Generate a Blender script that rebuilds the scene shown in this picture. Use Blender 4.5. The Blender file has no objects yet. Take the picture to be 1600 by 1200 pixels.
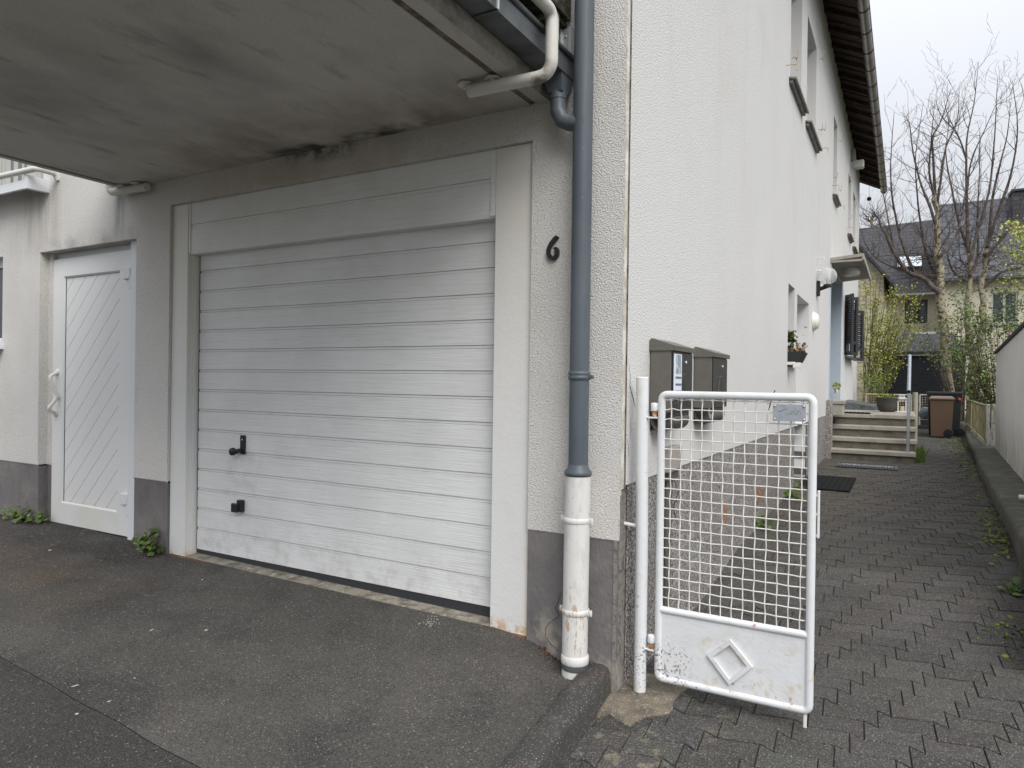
import bpy, math, random
from mathutils import Vector, Matrix, noise as mnoise
R = math.radians
sc = bpy.context.scene
C = sc.collection

# ------------------------------------------------------------------ camera, sky, sun, exposure
FL, YAW, PITCH, ROLL = 1089.9, 0.51412, -0.00276, 0.0138
CAM = Vector((1.1602, -3.1, 1.3))
fw = Vector((-math.sin(YAW)*math.cos(PITCH), math.cos(YAW)*math.cos(PITCH), math.sin(PITCH)))
rt = Vector((math.cos(YAW), math.sin(YAW), 0)); up = rt.cross(fw)
cr, sr = math.cos(ROLL), math.sin(ROLL)
rt, up = cr*rt + sr*up, -sr*rt + cr*up
cd = bpy.data.cameras.new('camera'); cam = bpy.data.objects.new('camera', cd); C.objects.link(cam)
cam.matrix_world = Matrix(((rt.x, up.x, -fw.x, CAM.x), (rt.y, up.y, -fw.y, CAM.y), (rt.z, up.z, -fw.z, CAM.z), (0, 0, 0, 1)))
cd.sensor_fit = 'HORIZONTAL'; cd.sensor_width = 36; cd.lens = 36*FL/1600; cd.clip_end = 2000; cd.clip_start = .05
sc.camera = cam

w = bpy.data.worlds.new('World'); sc.world = w; w.use_nodes = True
nt = w.node_tree; bg = nt.nodes['Background']
sky = nt.nodes.new('ShaderNodeTexSky'); sky.sky_type = 'NISHITA'; sky.sun_disc = False
SUN_EL, SUN_AZ = R(46), R(47)      # azimuth clockwise from +Y
sky.sun_elevation = SUN_EL; sky.sun_rotation = SUN_AZ; sky.dust_density = 3; sky.air_density = 1.2
mx = nt.nodes.new('ShaderNodeMixRGB'); mx.inputs[0].default_value = .90
mx.inputs[2].default_value = (8.6, 8.85, 9.4, 1)      # the even overcast layer
tc = nt.nodes.new('ShaderNodeTexCoord'); ns = nt.nodes.new('ShaderNodeTexNoise'); ns.inputs['Scale'].default_value = 1.6; ns.inputs['Detail'].default_value = 3
mr = nt.nodes.new('ShaderNodeMapRange'); mr.inputs[3].default_value = .975; mr.inputs[4].default_value = 1.025
mu = nt.nodes.new('ShaderNodeMixRGB'); mu.blend_type = 'MULTIPLY'; mu.inputs[0].default_value = 1
nt.links.new(tc.outputs['Generated'], ns.inputs['Vector']); nt.links.new(ns.outputs['Fac'], mr.inputs[0])
nt.links.new(sky.outputs[0], mx.inputs[1]); nt.links.new(mx.outputs[0], mu.inputs[1]); nt.links.new(mr.outputs[0], mu.inputs[2])
sz_ = nt.nodes.new('ShaderNodeSeparateXYZ'); nt.links.new(tc.outputs['Generated'], sz_.inputs[0])
gr0 = nt.nodes.new('ShaderNodeMapRange'); gr0.inputs[1].default_value = 0; gr0.inputs[2].default_value = 1; gr0.inputs[3].default_value = .37; gr0.inputs[4].default_value = 1.22
nt.links.new(sz_.outputs[2], gr0.inputs[0])
mg = nt.nodes.new('ShaderNodeMixRGB'); mg.blend_type = 'MULTIPLY'; mg.inputs[0].default_value = 1
nt.links.new(mu.outputs[0], mg.inputs[1]); nt.links.new(gr0.outputs[0], mg.inputs[2]); nt.links.new(mg.outputs[0], bg.inputs[0]); bg.inputs[1].default_value = .1
sl = bpy.data.lights.new('sun', 'SUN'); sl.energy = 1.5; sl.angle = R(38); sl.color = (1, .97, .93)
so = bpy.data.objects.new('sun', sl); C.objects.link(so)
sd = Vector((math.sin(SUN_AZ)*math.cos(SUN_EL), math.cos(SUN_AZ)*math.cos(SUN_EL)*-1, math.sin(SUN_EL)))
so.rotation_euler = sd.to_track_quat('Z', 'Y').to_euler()
sky.sun_rotation = math.atan2(sd.x, sd.y)
sc.view_settings.view_transform = 'Standard'; sc.view_settings.look = 'None'
sc.view_settings.exposure = 0.70; sc.view_settings.gamma = 1; sc.view_settings.use_curve_mapping = False

def at(px, py, ax, val):            # a point of the place: where a line of sight meets the plane coordinate[ax] = val
    d = (px-800)/FL*rt + (600-py)/FL*up + fw
    t = (val - CAM[ax])/d[ax]
    return CAM + d*t

# ------------------------------------------------------------------ materials
def smooth_mask(nt, sep, spec):
    """spec: (axis, lo0, lo1, hi1, hi0) trapezoid along a world axis"""
    ax, a, b, c, d = spec
    n1 = nt.nodes.new('ShaderNodeMapRange'); n1.inputs[1].default_value = a; n1.inputs[2].default_value = b
    n2 = nt.nodes.new('ShaderNodeMapRange'); n2.inputs[1].default_value = d; n2.inputs[2].default_value = c
    for n in (n1, n2): nt.links.new(sep.outputs[ax], n.inputs[0])
    m = nt.nodes.new('ShaderNodeMath'); m.operation = 'MULTIPLY'
    nt.links.new(n1.outputs[0], m.inputs[0]); nt.links.new(n2.outputs[0], m.inputs[1])
    return m.outputs[0]

def mat(name, col, rough=.8, layers=(), bumps=(), metallic=0, spec=.5, attr=None, alpha=None, trans=0, ior=1.45, brick=None, sub=0):
    m = bpy.data.materials.new(name); m.use_nodes = True
    nt = m.node_tree; b = nt.nodes['Principled BSDF']
    b.inputs['Roughness'].default_value = rough; b.inputs['Metallic'].default_value = metallic
    b.inputs['Specular IOR Level'].default_value = spec; b.inputs['IOR'].default_value = ior
    if trans: b.inputs['Transmission Weight'].default_value = trans
    geo = nt.nodes.new('ShaderNodeNewGeometry'); sep = nt.nodes.new('ShaderNodeSeparateXYZ')
    nt.links.new(geo.outputs['Position'], sep.inputs[0])
    def vec(st):
        if st is None: return geo.outputs['Position']
        mp = nt.nodes.new('ShaderNodeMapping'); mp.inputs['Scale'].default_value = st
        nt.links.new(geo.outputs['Position'], mp.inputs[0]); return mp.outputs[0]
    rgb = nt.nodes.new('ShaderNodeRGB'); rgb.outputs[0].default_value = (*col, 1); cur = rgb.outputs[0]
    if brick:       # (colour2, mortar, scale, width, height, mortar size, rotation euler)
        c2, mc, bw, bh, ms, rot = brick
        mp = nt.nodes.new('ShaderNodeMapping'); mp.inputs['Rotation'].default_value = rot
        nt.links.new(geo.outputs['Position'], mp.inputs[0])
        bt = nt.nodes.new('ShaderNodeTexBrick'); bt.inputs['Scale'].default_value = 1
        bt.inputs['Color1'].default_value = (*col, 1); bt.inputs['Color2'].default_value = (*c2, 1); bt.inputs['Mortar'].default_value = (*mc, 1)
        bt.inputs['Mortar Size'].default_value = ms; bt.inputs['Brick Width'].default_value = bw; bt.inputs['Row Height'].default_value = bh
        nt.links.new(mp.outputs[0], bt.inputs['Vector']); cur = bt.outputs['Color']
    if attr:
        an = nt.nodes.new('ShaderNodeAttribute'); an.attribute_name = attr
        mm = nt.nodes.new('ShaderNodeMixRGB'); mm.blend_type = 'MULTIPLY'; mm.inputs[0].default_value = 1
        nt.links.new(cur, mm.inputs[1]); nt.links.new(an.outputs['Color'], mm.inputs[2]); cur = mm.outputs[0]
    for L in layers:      # dict(c, s, lo, hi, st, amt, mask, vor, det)
        if L.get('vor'):
            n = nt.nodes.new('ShaderNodeTexVoronoi'); n.inputs['Scale'].default_value = L['s']; src = n.outputs['Color']
            sx = nt.nodes.new('ShaderNodeSeparateXYZ'); nt.links.new(src, sx.inputs[0]); src = sx.outputs[0]
        else:
            n = nt.nodes.new('ShaderNodeTexNoise'); n.inputs['Scale'].default_value = L['s']; n.inputs['Detail'].default_value = L.get('det', 4)
            n.inputs['Roughness'].default_value = L.get('r', .6); src = n.outputs['Fac']
        nt.links.new(vec(L.get('st')), n.inputs['Vector'])
        mr = nt.nodes.new('ShaderNodeMapRange'); mr.inputs[1].default_value = L['lo']; mr.inputs[2].default_value = L['hi']
        mr.inputs[3].default_value = 0; mr.inputs[4].default_value = L.get('amt', 1)
        nt.links.new(src, mr.inputs[0]); fac = mr.outputs[0]
        for ms in L.get('mask', ()):
            mm = nt.nodes.new('ShaderNodeMath'); mm.operation = 'MULTIPLY'
            nt.links.new(fac, mm.inputs[0]); nt.links.new(smooth_mask(nt, sep, ms), mm.inputs[1]); fac = mm.outputs[0]
        mm = nt.nodes.new('ShaderNodeMixRGB'); mm.blend_type = L.get('mode', 'MIX')
        nt.links.new(fac, mm.inputs[0]); nt.links.new(cur, mm.inputs[1]); mm.inputs[2].default_value = (*L['c'], 1); cur = mm.outputs[0]
    nt.links.new(cur, b.inputs['Base Color'])
    prev = None
    for B in bumps:       # dict(s, d, st, vor, strength)
        if B.get('vor'):
            n = nt.nodes.new('ShaderNodeTexVoronoi'); n.inputs['Scale'].default_value = B['s']; o = n.outputs['Distance']
            if B['vor'] == 'smooth': n.feature = 'SMOOTH_F1'
        else:
            n = nt.nodes.new('ShaderNodeTexNoise'); n.inputs['Scale'].default_value = B['s']; n.inputs['Detail'].default_value = B.get('det', 3); o = n.outputs['Fac']
        nt.links.new(vec(B.get('st')), n.inputs['Vector'])
        bp = nt.nodes.new('ShaderNodeBump'); bp.inputs['Strength'].default_value = B.get('k', 1); bp.inputs['Distance'].default_value = B['d']
        nt.links.new(o, bp.inputs['Height'])
        if prev: nt.links.new(prev, bp.inputs['Normal'])
        prev = bp.outputs[0]
    if brick:
        bp = nt.nodes.new('ShaderNodeBump'); bp.inputs['Distance'].default_value = .01; bp.inputs['Strength'].default_value = .8; bp.invert = True
        nt.links.new(bt.outputs['Fac'], bp.inputs['Height'])
        if prev: nt.links.new(prev, bp.inputs['Normal'])
        prev = bp.outputs[0]
    if prev: nt.links.new(prev, b.inputs['Normal'])
    if sub: b.inputs['Subsurface Weight'].default_value = sub
    return m

g = lambda v: (v, v, v)
rough_bumps = [dict(s=120, d=.0065, det=2), dict(s=240, d=.002, vor='smooth')]
m_plaster = mat('front_plaster', (.67, .65, .62), .95, spec=.15, layers=[
    dict(c=(.44, .41, .37), s=1.3, lo=.42, hi=.75, amt=.45),
    dict(c=(.80, .79, .77), s=95, lo=.45, hi=.7, amt=.6, det=2),
    dict(c=(.36, .34, .31), s=80, lo=.56, hi=.72, amt=.6, det=2),
    dict(c=(.40, .31, .24), s=3, lo=.35, hi=.65, amt=.5, mask=[(0, -3.2, -2.5, -1.4, -.8), (2, 2.48, 2.55, 2.8, 2.9)]),
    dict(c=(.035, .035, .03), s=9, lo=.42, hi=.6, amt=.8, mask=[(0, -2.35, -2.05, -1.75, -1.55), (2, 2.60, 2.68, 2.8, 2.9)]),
    dict(c=(.12, .12, .12), s=6, lo=.25, hi=.6, amt=.8, st=(2, 2, .3), mask=[(0, -4.06, -3.99, -3.97, -3.90), (2, 2.25, 2.45, 2.66, 2.70)]),
    dict(c=(.30, .27, .22), s=5, lo=.35, hi=.65, amt=.5, st=(2, 2, .25), mask=[(0, -5.6, -5.3, -4.9, -4.75), (2, 2.2, 2.5, 2.85, 2.9)]),
    dict(c=(.25, .24, .22), s=7, lo=.40, hi=.75, amt=.6, mask=[(0, -5.2, -5.0, -3.8, -3.7), (2, 2.28, 2.31, 2.36, 2.45)]),
], bumps=rough_bumps)
m_side = mat('side_plaster', (.70, .695, .68), .95, spec=.15, layers=[
    dict(c=(.62, .60, .56), s=.8, lo=.45, hi=.8, amt=.4),
    dict(c=(.50, .49, .47), s=100, lo=.52, hi=.70, amt=.6, det=2),
    dict(c=(.52, .51, .47), s=1.6, lo=.52, hi=.72, amt=.25, mask=[(2, 2.0, 3.5, 4.6, 4.7)], st=(1, 1.5, .6)),
], bumps=[dict(s=110, d=.0052, det=2), dict(s=210, d=.0015, vor='smooth')])
m_reveal = mat('reveal_plaster', (.60, .585, .55), .9, spec=.2, layers=[dict(c=(.5, .48, .44), s=4, lo=.4, hi=.7, amt=.4)], bumps=[dict(s=90, d=.002)])
m_plinth = mat('plinth_paint', (.175, .165, .165), .85, spec=.25, layers=[
    dict(c=(.30, .27, .24), s=2.5, lo=.45, hi=.75, amt=.55), dict(c=(.11, .105, .105), s=6, lo=.5, hi=.7, amt=.5),
    dict(c=(.42, .38, .31), s=7, lo=.50, hi=.66, amt=.7, mask=[(2, -.6, -.5, .06, .22)])],
    bumps=[dict(s=60, d=.004, st=(1, 1, .5)), dict(s=12, d=.004)])
m_chip = mat('stone_chip_render', (.30, .29, .28), .75, spec=.3, layers=[
    dict(c=(.05, .05, .05), s=105, lo=.64, hi=.67, vor=True), dict(c=(.52, .50, .48), s=120, lo=.68, hi=.72, vor=True),
    dict(c=(.20, .15, .12), s=100, lo=.80, hi=.84, vor=True), dict(c=(.14, .13, .12), s=2.5, lo=.45, hi=.75, amt=.5)],
    bumps=[dict(s=110, d=.003, vor=True)])
m_chip_smooth = mat('stained_plinth_edge', (.24, .22, .205), .8, layers=[dict(c=(.07, .065, .06), s=28, lo=.5, hi=.62, amt=.7), dict(c=(.34, .31, .27), s=6, lo=.5, hi=.7)], bumps=[dict(s=60, d=.004)])
m_bead = mat('corner_bead', (.50, .46, .38), .8, layers=[dict(c=(.75, .72, .66), s=9, lo=.4, hi=.6), dict(c=(.10, .07, .05), s=30, lo=.64, hi=.72, amt=.8)], bumps=[dict(s=50, d=.003)])
m_conc = mat('soffit_concrete', (.62, .595, .55), .9, spec=.2, layers=[
    dict(c=(.25, .24, .22), s=1.6, lo=.45, hi=.75, amt=.7, st=(1.2, .8, 1)),
    dict(c=(.52, .49, .44), s=2.2, lo=.48, hi=.75, amt=.7, st=(1, .5, 1)),
    dict(c=(.17, .16, .14), s=6, lo=.58, hi=.75, amt=.5, st=(1.4, .45, 1)),
    dict(c=(.28, .19, .13), s=2.5, lo=.40, hi=.66, amt=.55, mask=[(0, -3.3, -2.8, -1.0, -.6), (1, -.7, -.35, .1, .2)]),
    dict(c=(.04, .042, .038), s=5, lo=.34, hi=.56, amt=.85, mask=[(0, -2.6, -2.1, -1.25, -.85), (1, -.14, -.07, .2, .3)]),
    dict(c=(.16, .15, .14), s=180, lo=.5, hi=.7, amt=.5)],
    bumps=[dict(s=40, d=.002), dict(s=3, d=.003, st=(2, .5, 1))])
m_conc_edge = mat('slab_edge_concrete', (.30, .285, .25), .9, layers=[dict(c=(.17, .155, .13), s=5, lo=.4, hi=.7), dict(c=(.45, .43, .37), s=24, lo=.5, hi=.7, amt=.6)], bumps=[dict(s=45, d=.008), dict(s=110, d=.003)])
m_conc_groove = mat('drip_groove', (.12, .105, .095), .95, layers=[dict(c=(.25, .20, .17), s=12, lo=.45, hi=.65)], bumps=[dict(s=40, d=.008)])
m_bead_dark = mat('dirty_joint', (.20, .175, .14), .9, layers=[dict(c=(.06, .05, .04), s=12, lo=.45, hi=.6)])
def white_paint(name, col=(.76, .77, .77), rust=0., rough=.45, dirt=.25, extra=()):
    ly = [dict(c=(.50, .48, .42), s=7, lo=.5, hi=.8, amt=dirt), dict(c=(.3, .28, .25), s=60, lo=.66, hi=.75, amt=dirt)]
    if rust: ly += [dict(c=(.34, .13, .035), s=11, lo=.67-rust, hi=.74-rust, amt=.9), dict(c=(.62, .42, .2), s=9, lo=.62-rust, hi=.75-rust, amt=.5),
                    dict(c=(.10, .045, .02), s=26, lo=.71-rust, hi=.76-rust)]
    return mat(name, col, rough, layers=ly+list(extra), bumps=[dict(s=55, d=.0012), dict(s=9, d=.002)])
m_garage = mat('garage_slats', (.78, .79, .79), .42, layers=[
    dict(c=(.56, .57, .56), s=3, lo=.4, hi=.75, amt=.35), dict(c=(.52, .53, .52), s=30, lo=.5, hi=.75, amt=.35, st=(.08, 1, 2.2), det=6),
    dict(c=(.60, .56, .45), s=4, lo=.35, hi=.8, amt=.30, mask=[(2, 1.5, 2.2, 3, 4)]), dict(c=(.36, .33, .28), s=14, lo=.45, hi=.75, amt=.45, mask=[(2, -.1, 0, .12, .4)]),
    dict(c=(.45, .43, .38), s=9, lo=.45, hi=.7, amt=.4, mask=[(0, -2.95, -2.8, -2.65, -2.5), (2, .3, .5, .75, .95)])],
    bumps=[dict(s=60, d=.0022, st=(.07, 1, 1.8), det=6)])
m_trim = white_paint('garage_trim_paint', (.74, .74, .73), 0, .4, .12, extra=[
    dict(c=(.55, .30, .08), s=22, lo=.45, hi=.6, amt=.8, mask=[(2, -.2, -.1, .03, .10)]),
    dict(c=(.62, .50, .25), s=6, lo=.35, hi=.7, amt=.6, mask=[(0, -.53, -.50, 1, 2), (2, -.2, 0, .3, .9)]),
    dict(c=(.68, .64, .52), s=2, lo=.1, hi=.5, amt=.45, mask=[(2, .9, 2.3, 3, 4)])])
m_upvc = mat('door_plastic', (.77, .775, .77), .32, layers=[dict(c=(.70, .66, .52), s=5, lo=.3, hi=.7, amt=.5, mask=[(2, -.2, -.1, .2, .55), (0, -6, -5.5, -4.1, -4.05)])], bumps=[dict(s=4, d=.001)])
m_upvc2 = mat('window_plastic', (.74, .76, .78), .35)
m_groove = mat('shadow_gap', (.03, .03, .03), .9)
m_groove2 = mat('slat_gap_shade', (.09, .09, .085), .9)  # dark groove faces carry the shade under the slat lips as colour
m_seal = mat('rubber_seal', (.035, .037, .042), .6, bumps=[dict(s=30, d=.002)])
m_sillc = mat('threshold_concrete', (.27, .25, .20), .9, layers=[dict(c=(.13, .12, .10), s=14, lo=.45, hi=.65), dict(c=(.42, .40, .33), s=30, lo=.58, hi=.7)], bumps=[dict(s=50, d=.004)])
m_rustiron = mat('rusty_angle_iron', (.11, .065, .05), .85, layers=[dict(c=(.22, .09, .05), s=14, lo=.45, hi=.65), dict(c=(.5, .46, .4), s=20, lo=.62, hi=.7, amt=.8)], bumps=[dict(s=60, d=.003)])
m_black = mat('black_plastic', (.02, .02, .022), .4, bumps=[dict(s=80, d=.0008)])
m_iron = mat('hammered_iron', (.018, .017, .017), .45, layers=[dict(c=(.09, .085, .08), s=90, lo=.62, hi=.75, amt=.6)], bumps=[dict(s=90, d=.003, vor=True)])
m_pipe = mat('blue_grey_plastic', (.085, .103, .122), .45, layers=[dict(c=(.12, .14, .16), s=3, lo=.4, hi=.7, st=(1, 1, .4), amt=.8), dict(c=(.05, .07, .09), s=20, lo=.55, hi=.75, st=(1, 1, .1), amt=.6),
    dict(c=(.5, .55, .6), s=45, lo=.73, hi=.76, amt=.8)], bumps=[dict(s=5, d=.002)])
m_pipe_white = mat('painted_cast_pipe', (.70, .695, .67), .55, layers=[dict(c=(.50, .46, .38), s=30, lo=.52, hi=.70, amt=.5, st=(1, 1, .25)), dict(c=(.42, .24, .10), s=60, lo=.54, hi=.60, amt=.7, st=(1, 1, .35), mask=[(2, .02, .06, .25, .36)]),
    dict(c=(.25, .2, .15), s=60, lo=.66, hi=.72, st=(1, 1, .3))], bumps=[dict(s=30, d=.002, st=(1, 1, .4))])
m_zinc = mat('weathered_zinc', (.13, .145, .15), .5, metallic=.45, layers=[dict(c=(.055, .06, .058), s=9, lo=.45, hi=.7, amt=.8), dict(c=(.25, .27, .28), s=5, lo=.55, hi=.75, amt=.6)], bumps=[dict(s=8, d=.002)])
m_gutter = mat('dark_copper_gutter', (.30, .29, .28), .32, metallic=.8, layers=[dict(c=(.14, .13, .125), s=3, lo=.45, hi=.7, amt=.7)], bumps=[dict(s=6, d=.001)])
m_galv = mat('galvanised_steel', (.46, .51, .56), .38, metallic=.7, layers=[dict(c=(.62, .66, .7), s=14, lo=.45, hi=.65, amt=.6)], bumps=[dict(s=40, d=.0006)])
m_alu = mat('aluminium', (.6, .61, .62), .4, metallic=.6)
m_railing = white_paint('railing_paint', (.66, .65, .60), 0, .5, .35, extra=[dict(c=(.12, .11, .07), s=16, lo=.42, hi=.6, amt=.8, mask=[(0, -.36, -.3, -.24, -.19), (2, 2.55, 2.6, 2.70, 2.78)])])
m_gate = white_paint('gate_paint', (.74, .755, .77), .005, .42, .3, extra=[
    dict(c=(.34, .15, .05), s=24, lo=.64, hi=.69, amt=.9, mask=[(2, -.2, -.15, .0, .08)]),
    dict(c=(.62, .50, .26), s=14, lo=.58, hi=.68, amt=.6, mask=[(2, -.2, -.15, .05, .2)]),
    dict(c=(.10, .08, .06), s=90, lo=.56, hi=.60, amt=.8, mask=[(2, -.2, -.1, .04, .12), (0, 0, .1, .27, .34)])])
m_wire = mat('gate_wire', (.74, .73, .70), .5, layers=[dict(c=(.5, .34, .16), s=25, lo=.6, hi=.7, amt=.6)])
m_mailbox = mat('taupe_metal', (.135, .125, .11), .42, metallic=.2, layers=[dict(c=(.17, .16, .145), s=20, lo=.4, hi=.7, amt=.5)])
m_mailfront = mat('dark_mailbox_front', (.022, .024, .028), .22, layers=[dict(c=(.05, .055, .06), s=7, lo=.5, hi=.8, amt=.5)])
m_paper = mat('paper', (.74, .77, .82), .8)
m_ink = mat('blue_ink', (.12, .15, .25), .8)
m_brownbin = mat('brown_bin_plastic', (.105, .066, .038), .55, bumps=[dict(s=60, d=.001)])
m_brownlid = mat('faded_lid_plastic', (.20, .145, .115), .5)
m_blackbin = mat('black_bin_plastic', (.018, .022, .024), .45)
m_red = mat('red_plastic', (.45, .03, .02), .5)
m_step = mat('step_concrete', (.38, .355, .305), .9, layers=[dict(c=(.20, .18, .14), s=5, lo=.45, hi=.72, amt=.7), dict(c=(.52, .48, .40), s=30, lo=.55, hi=.72, amt=.6)], bumps=[dict(s=60, d=.003)])
m_riser = mat('riser_concrete', (.17, .155, .13), .95, layers=[dict(c=(.10, .09, .07), s=7, lo=.45, hi=.7), dict(c=(.28, .25, .2), s=24, lo=.58, hi=.72, amt=.6)], bumps=[dict(s=60, d=.003)])
m_bluegrey = mat('pale_blue_frame', (.47, .55, .63), .4, layers=[dict(c=(.55, .62, .68), s=2, lo=.4, hi=.7, amt=.6)])
m_canopy = mat('canopy_paint', (.36, .34, .30), .7, layers=[dict(c=(.22, .2, .17), s=6, lo=.45, hi=.7, amt=.6)])
m_shutter = mat('anthracite_shutter', (.03, .032, .038), .5)
m_glass = mat('dark_window_glass', (.035, .045, .055), .04, spec=.8)
m_net = mat('curtained_glass', (.42, .41, .36), .08, layers=[dict(c=(.12, .13, .14), s=6, lo=.5, hi=.55, st=(2, 1, .02))])
m_curtain = mat('pale_curtain', (.5, .5, .46), .9)
m_globe = mat('clear_globe', (.95, .95, .95), .12, trans=.8, ior=1.05)
m_opal = mat('opal_glass', (.78, .76, .68), .3)
m_wood_dark = mat('old_roof_wood', (.032, .019, .013), .9, layers=[dict(c=(.075, .045, .03), s=8, lo=.45, hi=.7, amt=.8), dict(c=(.4, .37, .32), s=38, lo=.68, hi=.72, amt=.8)], bumps=[dict(s=20, d=.01)])
m_moss_wood = mat('mossy_timber', (.03, .03, .02), .95, layers=[dict(c=(.09, .09, .03), s=25, lo=.5, hi=.65, amt=.8), dict(c=(.10, .09, .08), s=12, lo=.55, hi=.7)], bumps=[dict(s=40, d=.02)])
m_tiles = mat('roof_tiles', (.06, .04, .035), .8, bumps=[dict(s=10, d=.01)])
m_asphalt = mat('asphalt', (.088, .083, .075), .85, spec=.25, layers=[
    dict(c=(.135, .125, .112), s=.9, lo=.42, hi=.66, amt=.75, st=(1, 1.6, 1)), dict(c=(.035, .033, .033), s=1.7, lo=.5, hi=.7, amt=.75),
    dict(c=(.15, .105, .06), s=1.6, lo=.40, hi=.66, amt=.6, mask=[(0, -9, -7, -3.4, -2.6), (1, -1.3, -1.0, -.5, -.15)]),
    dict(c=(.09, .055, .045), s=2.4, lo=.35, hi=.65, amt=.6, mask=[(0, -7, -5.5, -3.8, -2.8), (1, -1.0, -.7, -.4, -.1)]),
    dict(c=(.028, .027, .026), s=3, lo=.3, hi=.6, amt=.75, mask=[(0, -9, -8, -3.6, -2.6), (1, -.5, -.3, 1, 2)]),
    dict(c=(.26, .24, .20), s=17, lo=.60, hi=.68, amt=.5, st=(.6, 1.5, 1), mask=[(0, -9, -8, -3.0, -2.2), (1, -.9, -.6, 1, 2)]),
    dict(c=(.17, .16, .15), s=330, lo=.78, hi=.86, vor=True, amt=.8), dict(c=(.02, .02, .02), s=260, lo=.60, hi=.7, vor=True, amt=.6),
    dict(c=(.24, .23, .21), s=180, lo=.98, hi=.985, vor=True)],
    bumps=[dict(s=260, d=.0025, vor=True), dict(s=6, d=.01)])
m_asphalt2 = mat('older_asphalt', (.054, .050, .049), .88, spec=.25, layers=[
    dict(c=(.075, .07, .064), s=1.4, lo=.4, hi=.75, amt=.6), dict(c=(.15, .145, .13), s=320, lo=.84, hi=.90, vor=True, amt=.8), dict(c=(.018, .018, .018), s=260, lo=.62, hi=.7, vor=True, amt=.6),
    dict(c=(.2, .19, .17), s=160, lo=.985, hi=.99, vor=True)], bumps=[dict(s=250, d=.0025, vor=True), dict(s=6, d=.01)])
m_paver = mat('paver_concrete', (.082, .079, .075), .88, spec=.25, attr='tint', layers=[
    dict(c=(.055, .045, .036), s=2.0, lo=.5, hi=.75, amt=.55),
    dict(c=(.16, .13, .085), s=1.1, lo=.35, hi=.65, amt=.5, mask=[(0, -1, -.5, .5, 1.2), (1, 2, 4.5, 9.5, 12)]),
    dict(c=(.10, .06, .05), s=1.1, lo=.45, hi=.7, amt=.55, mask=[(0, .5, 1, 3, 4), (1, 4, 6, 12, 16)]),
    dict(c=(.30, .26, .18), s=14, lo=.56, hi=.66, amt=.6, mask=[(0, -1, -.5, .3, .6), (1, -3, -2, .2, .5)]),
    dict(c=(.24, .23, .22), s=260, lo=.86, hi=.9, vor=True, amt=.8), dict(c=(.025, .025, .025), s=240, lo=.62, hi=.7, vor=True, amt=.55)],
    bumps=[dict(s=150, d=.003, vor=True), dict(s=14, d=.003)])
m_joint = mat('mossy_joint_sand', (.058, .046, .024), 1, layers=[dict(c=(.055, .065, .018), s=7, lo=.45, hi=.62), dict(c=(.02, .018, .014), s=30, lo=.5, hi=.65, amt=.7)], bumps=[dict(s=90, d=.006)])
m_kerb = mat('kerb_stone', (.050, .049, .047), .85, layers=[dict(c=(.075, .052, .042), s=5, lo=.45, hi=.68, amt=.7), dict(c=(.14, .135, .12), s=12, lo=.56, hi=.70, amt=.5), dict(c=(.30, .29, .26), s=300, lo=.95, hi=.97, vor=True)], bumps=[dict(s=70, d=.004), dict(s=9, d=.006)])
m_patch = mat('broken_screed', (.19, .16, .12), .95, layers=[dict(c=(.10, .085, .07), s=7, lo=.45, hi=.62), dict(c=(.30, .27, .21), s=20, lo=.55, hi=.68, amt=.6), dict(c=(.5, .48, .42), s=280, lo=.95, hi=.98, vor=True)], bumps=[dict(s=30, d=.008), dict(s=120, d=.004)])
m_retain = mat('retaining_concrete', (.085, .082, .07), .95, layers=[dict(c=(.16, .155, .14), s=4, lo=.48, hi=.7, amt=.8), dict(c=(.045, .055, .02), s=9, lo=.5, hi=.66, amt=.6)], bumps=[dict(s=26, d=.012), dict(s=90, d=.004)])
m_rwall = mat('neighbour_render', (.74, .725, .69), .9, layers=[dict(c=(.58, .57, .53), s=3, lo=.45, hi=.75, amt=.4, st=(1.5, 1.5, .6)), dict(c=(.22, .20, .13), s=5, lo=.35, hi=.65, amt=.85, st=(3, 3, .4), mask=[(2, -1, 0, .45, .95)]), dict(c=(.30, .29, .26), s=6, lo=.45, hi=.65, amt=.35, st=(2, 2, .3), mask=[(2, 1.2, 2.0, 4, 5)])], bumps=[dict(s=80, d=.003)])
m_slate = mat('slate_roof', (.062, .066, .078), .5, brick=((.095, .10, .118), (.025, .026, .03), .42, .30, .02, (R(90), 0, 0)))
m_slate2 = mat('dark_slate_roof', (.042, .042, .048), .6, brick=((.06, .06, .068), (.02, .02, .022), .36, .2, .015, (R(90), 0, 0)))
m_cream = mat('cream_render', (.58, .54, .43), .9, layers=[dict(c=(.48, .44, .34), s=1.2, lo=.4, hi=.7, amt=.6)], bumps=[dict(s=30, d=.004)])
m_ctile = mat('cream_cladding', (.52, .48, .35), .75, brick=((.48, .43, .31), (.34, .30, .21), .5, .16, .010, (R(90), 0, 0)))
m_shingle = mat('bitumen_shingle', (.018, .021, .027), .75, bumps=[dict(s=120, d=.002)])
m_felt = mat('roofing_felt', (.036, .036, .042), .8, bumps=[dict(s=10, d=.005)])
m_bark = mat('bark', (.33, .285, .205), .95, layers=[dict(c=(.07, .06, .04), s=9, lo=.52, hi=.60, st=(1, 1, 1.3)), dict(c=(.46, .42, .33), s=16, lo=.55, hi=.66), dict(c=(.12, .12, .04), s=5, lo=.52, hi=.66, amt=.6)], bumps=[dict(s=30, d=.01)])
m_twig = mat('twig', (.075, .058, .052), .8, layers=[dict(c=(.16, .125, .10), s=5, lo=.45, hi=.65)])
m_leafy = mat('young_yellow_leaves', (.28, .31, .05), .6, attr='tint', sub=0)
m_leafg = mat('green_leaves', (.075, .115, .022), .5, attr='tint')
m_leafp = mat('pale_spring_leaves', (.38, .42, .12), .6, attr='tint')
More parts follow.
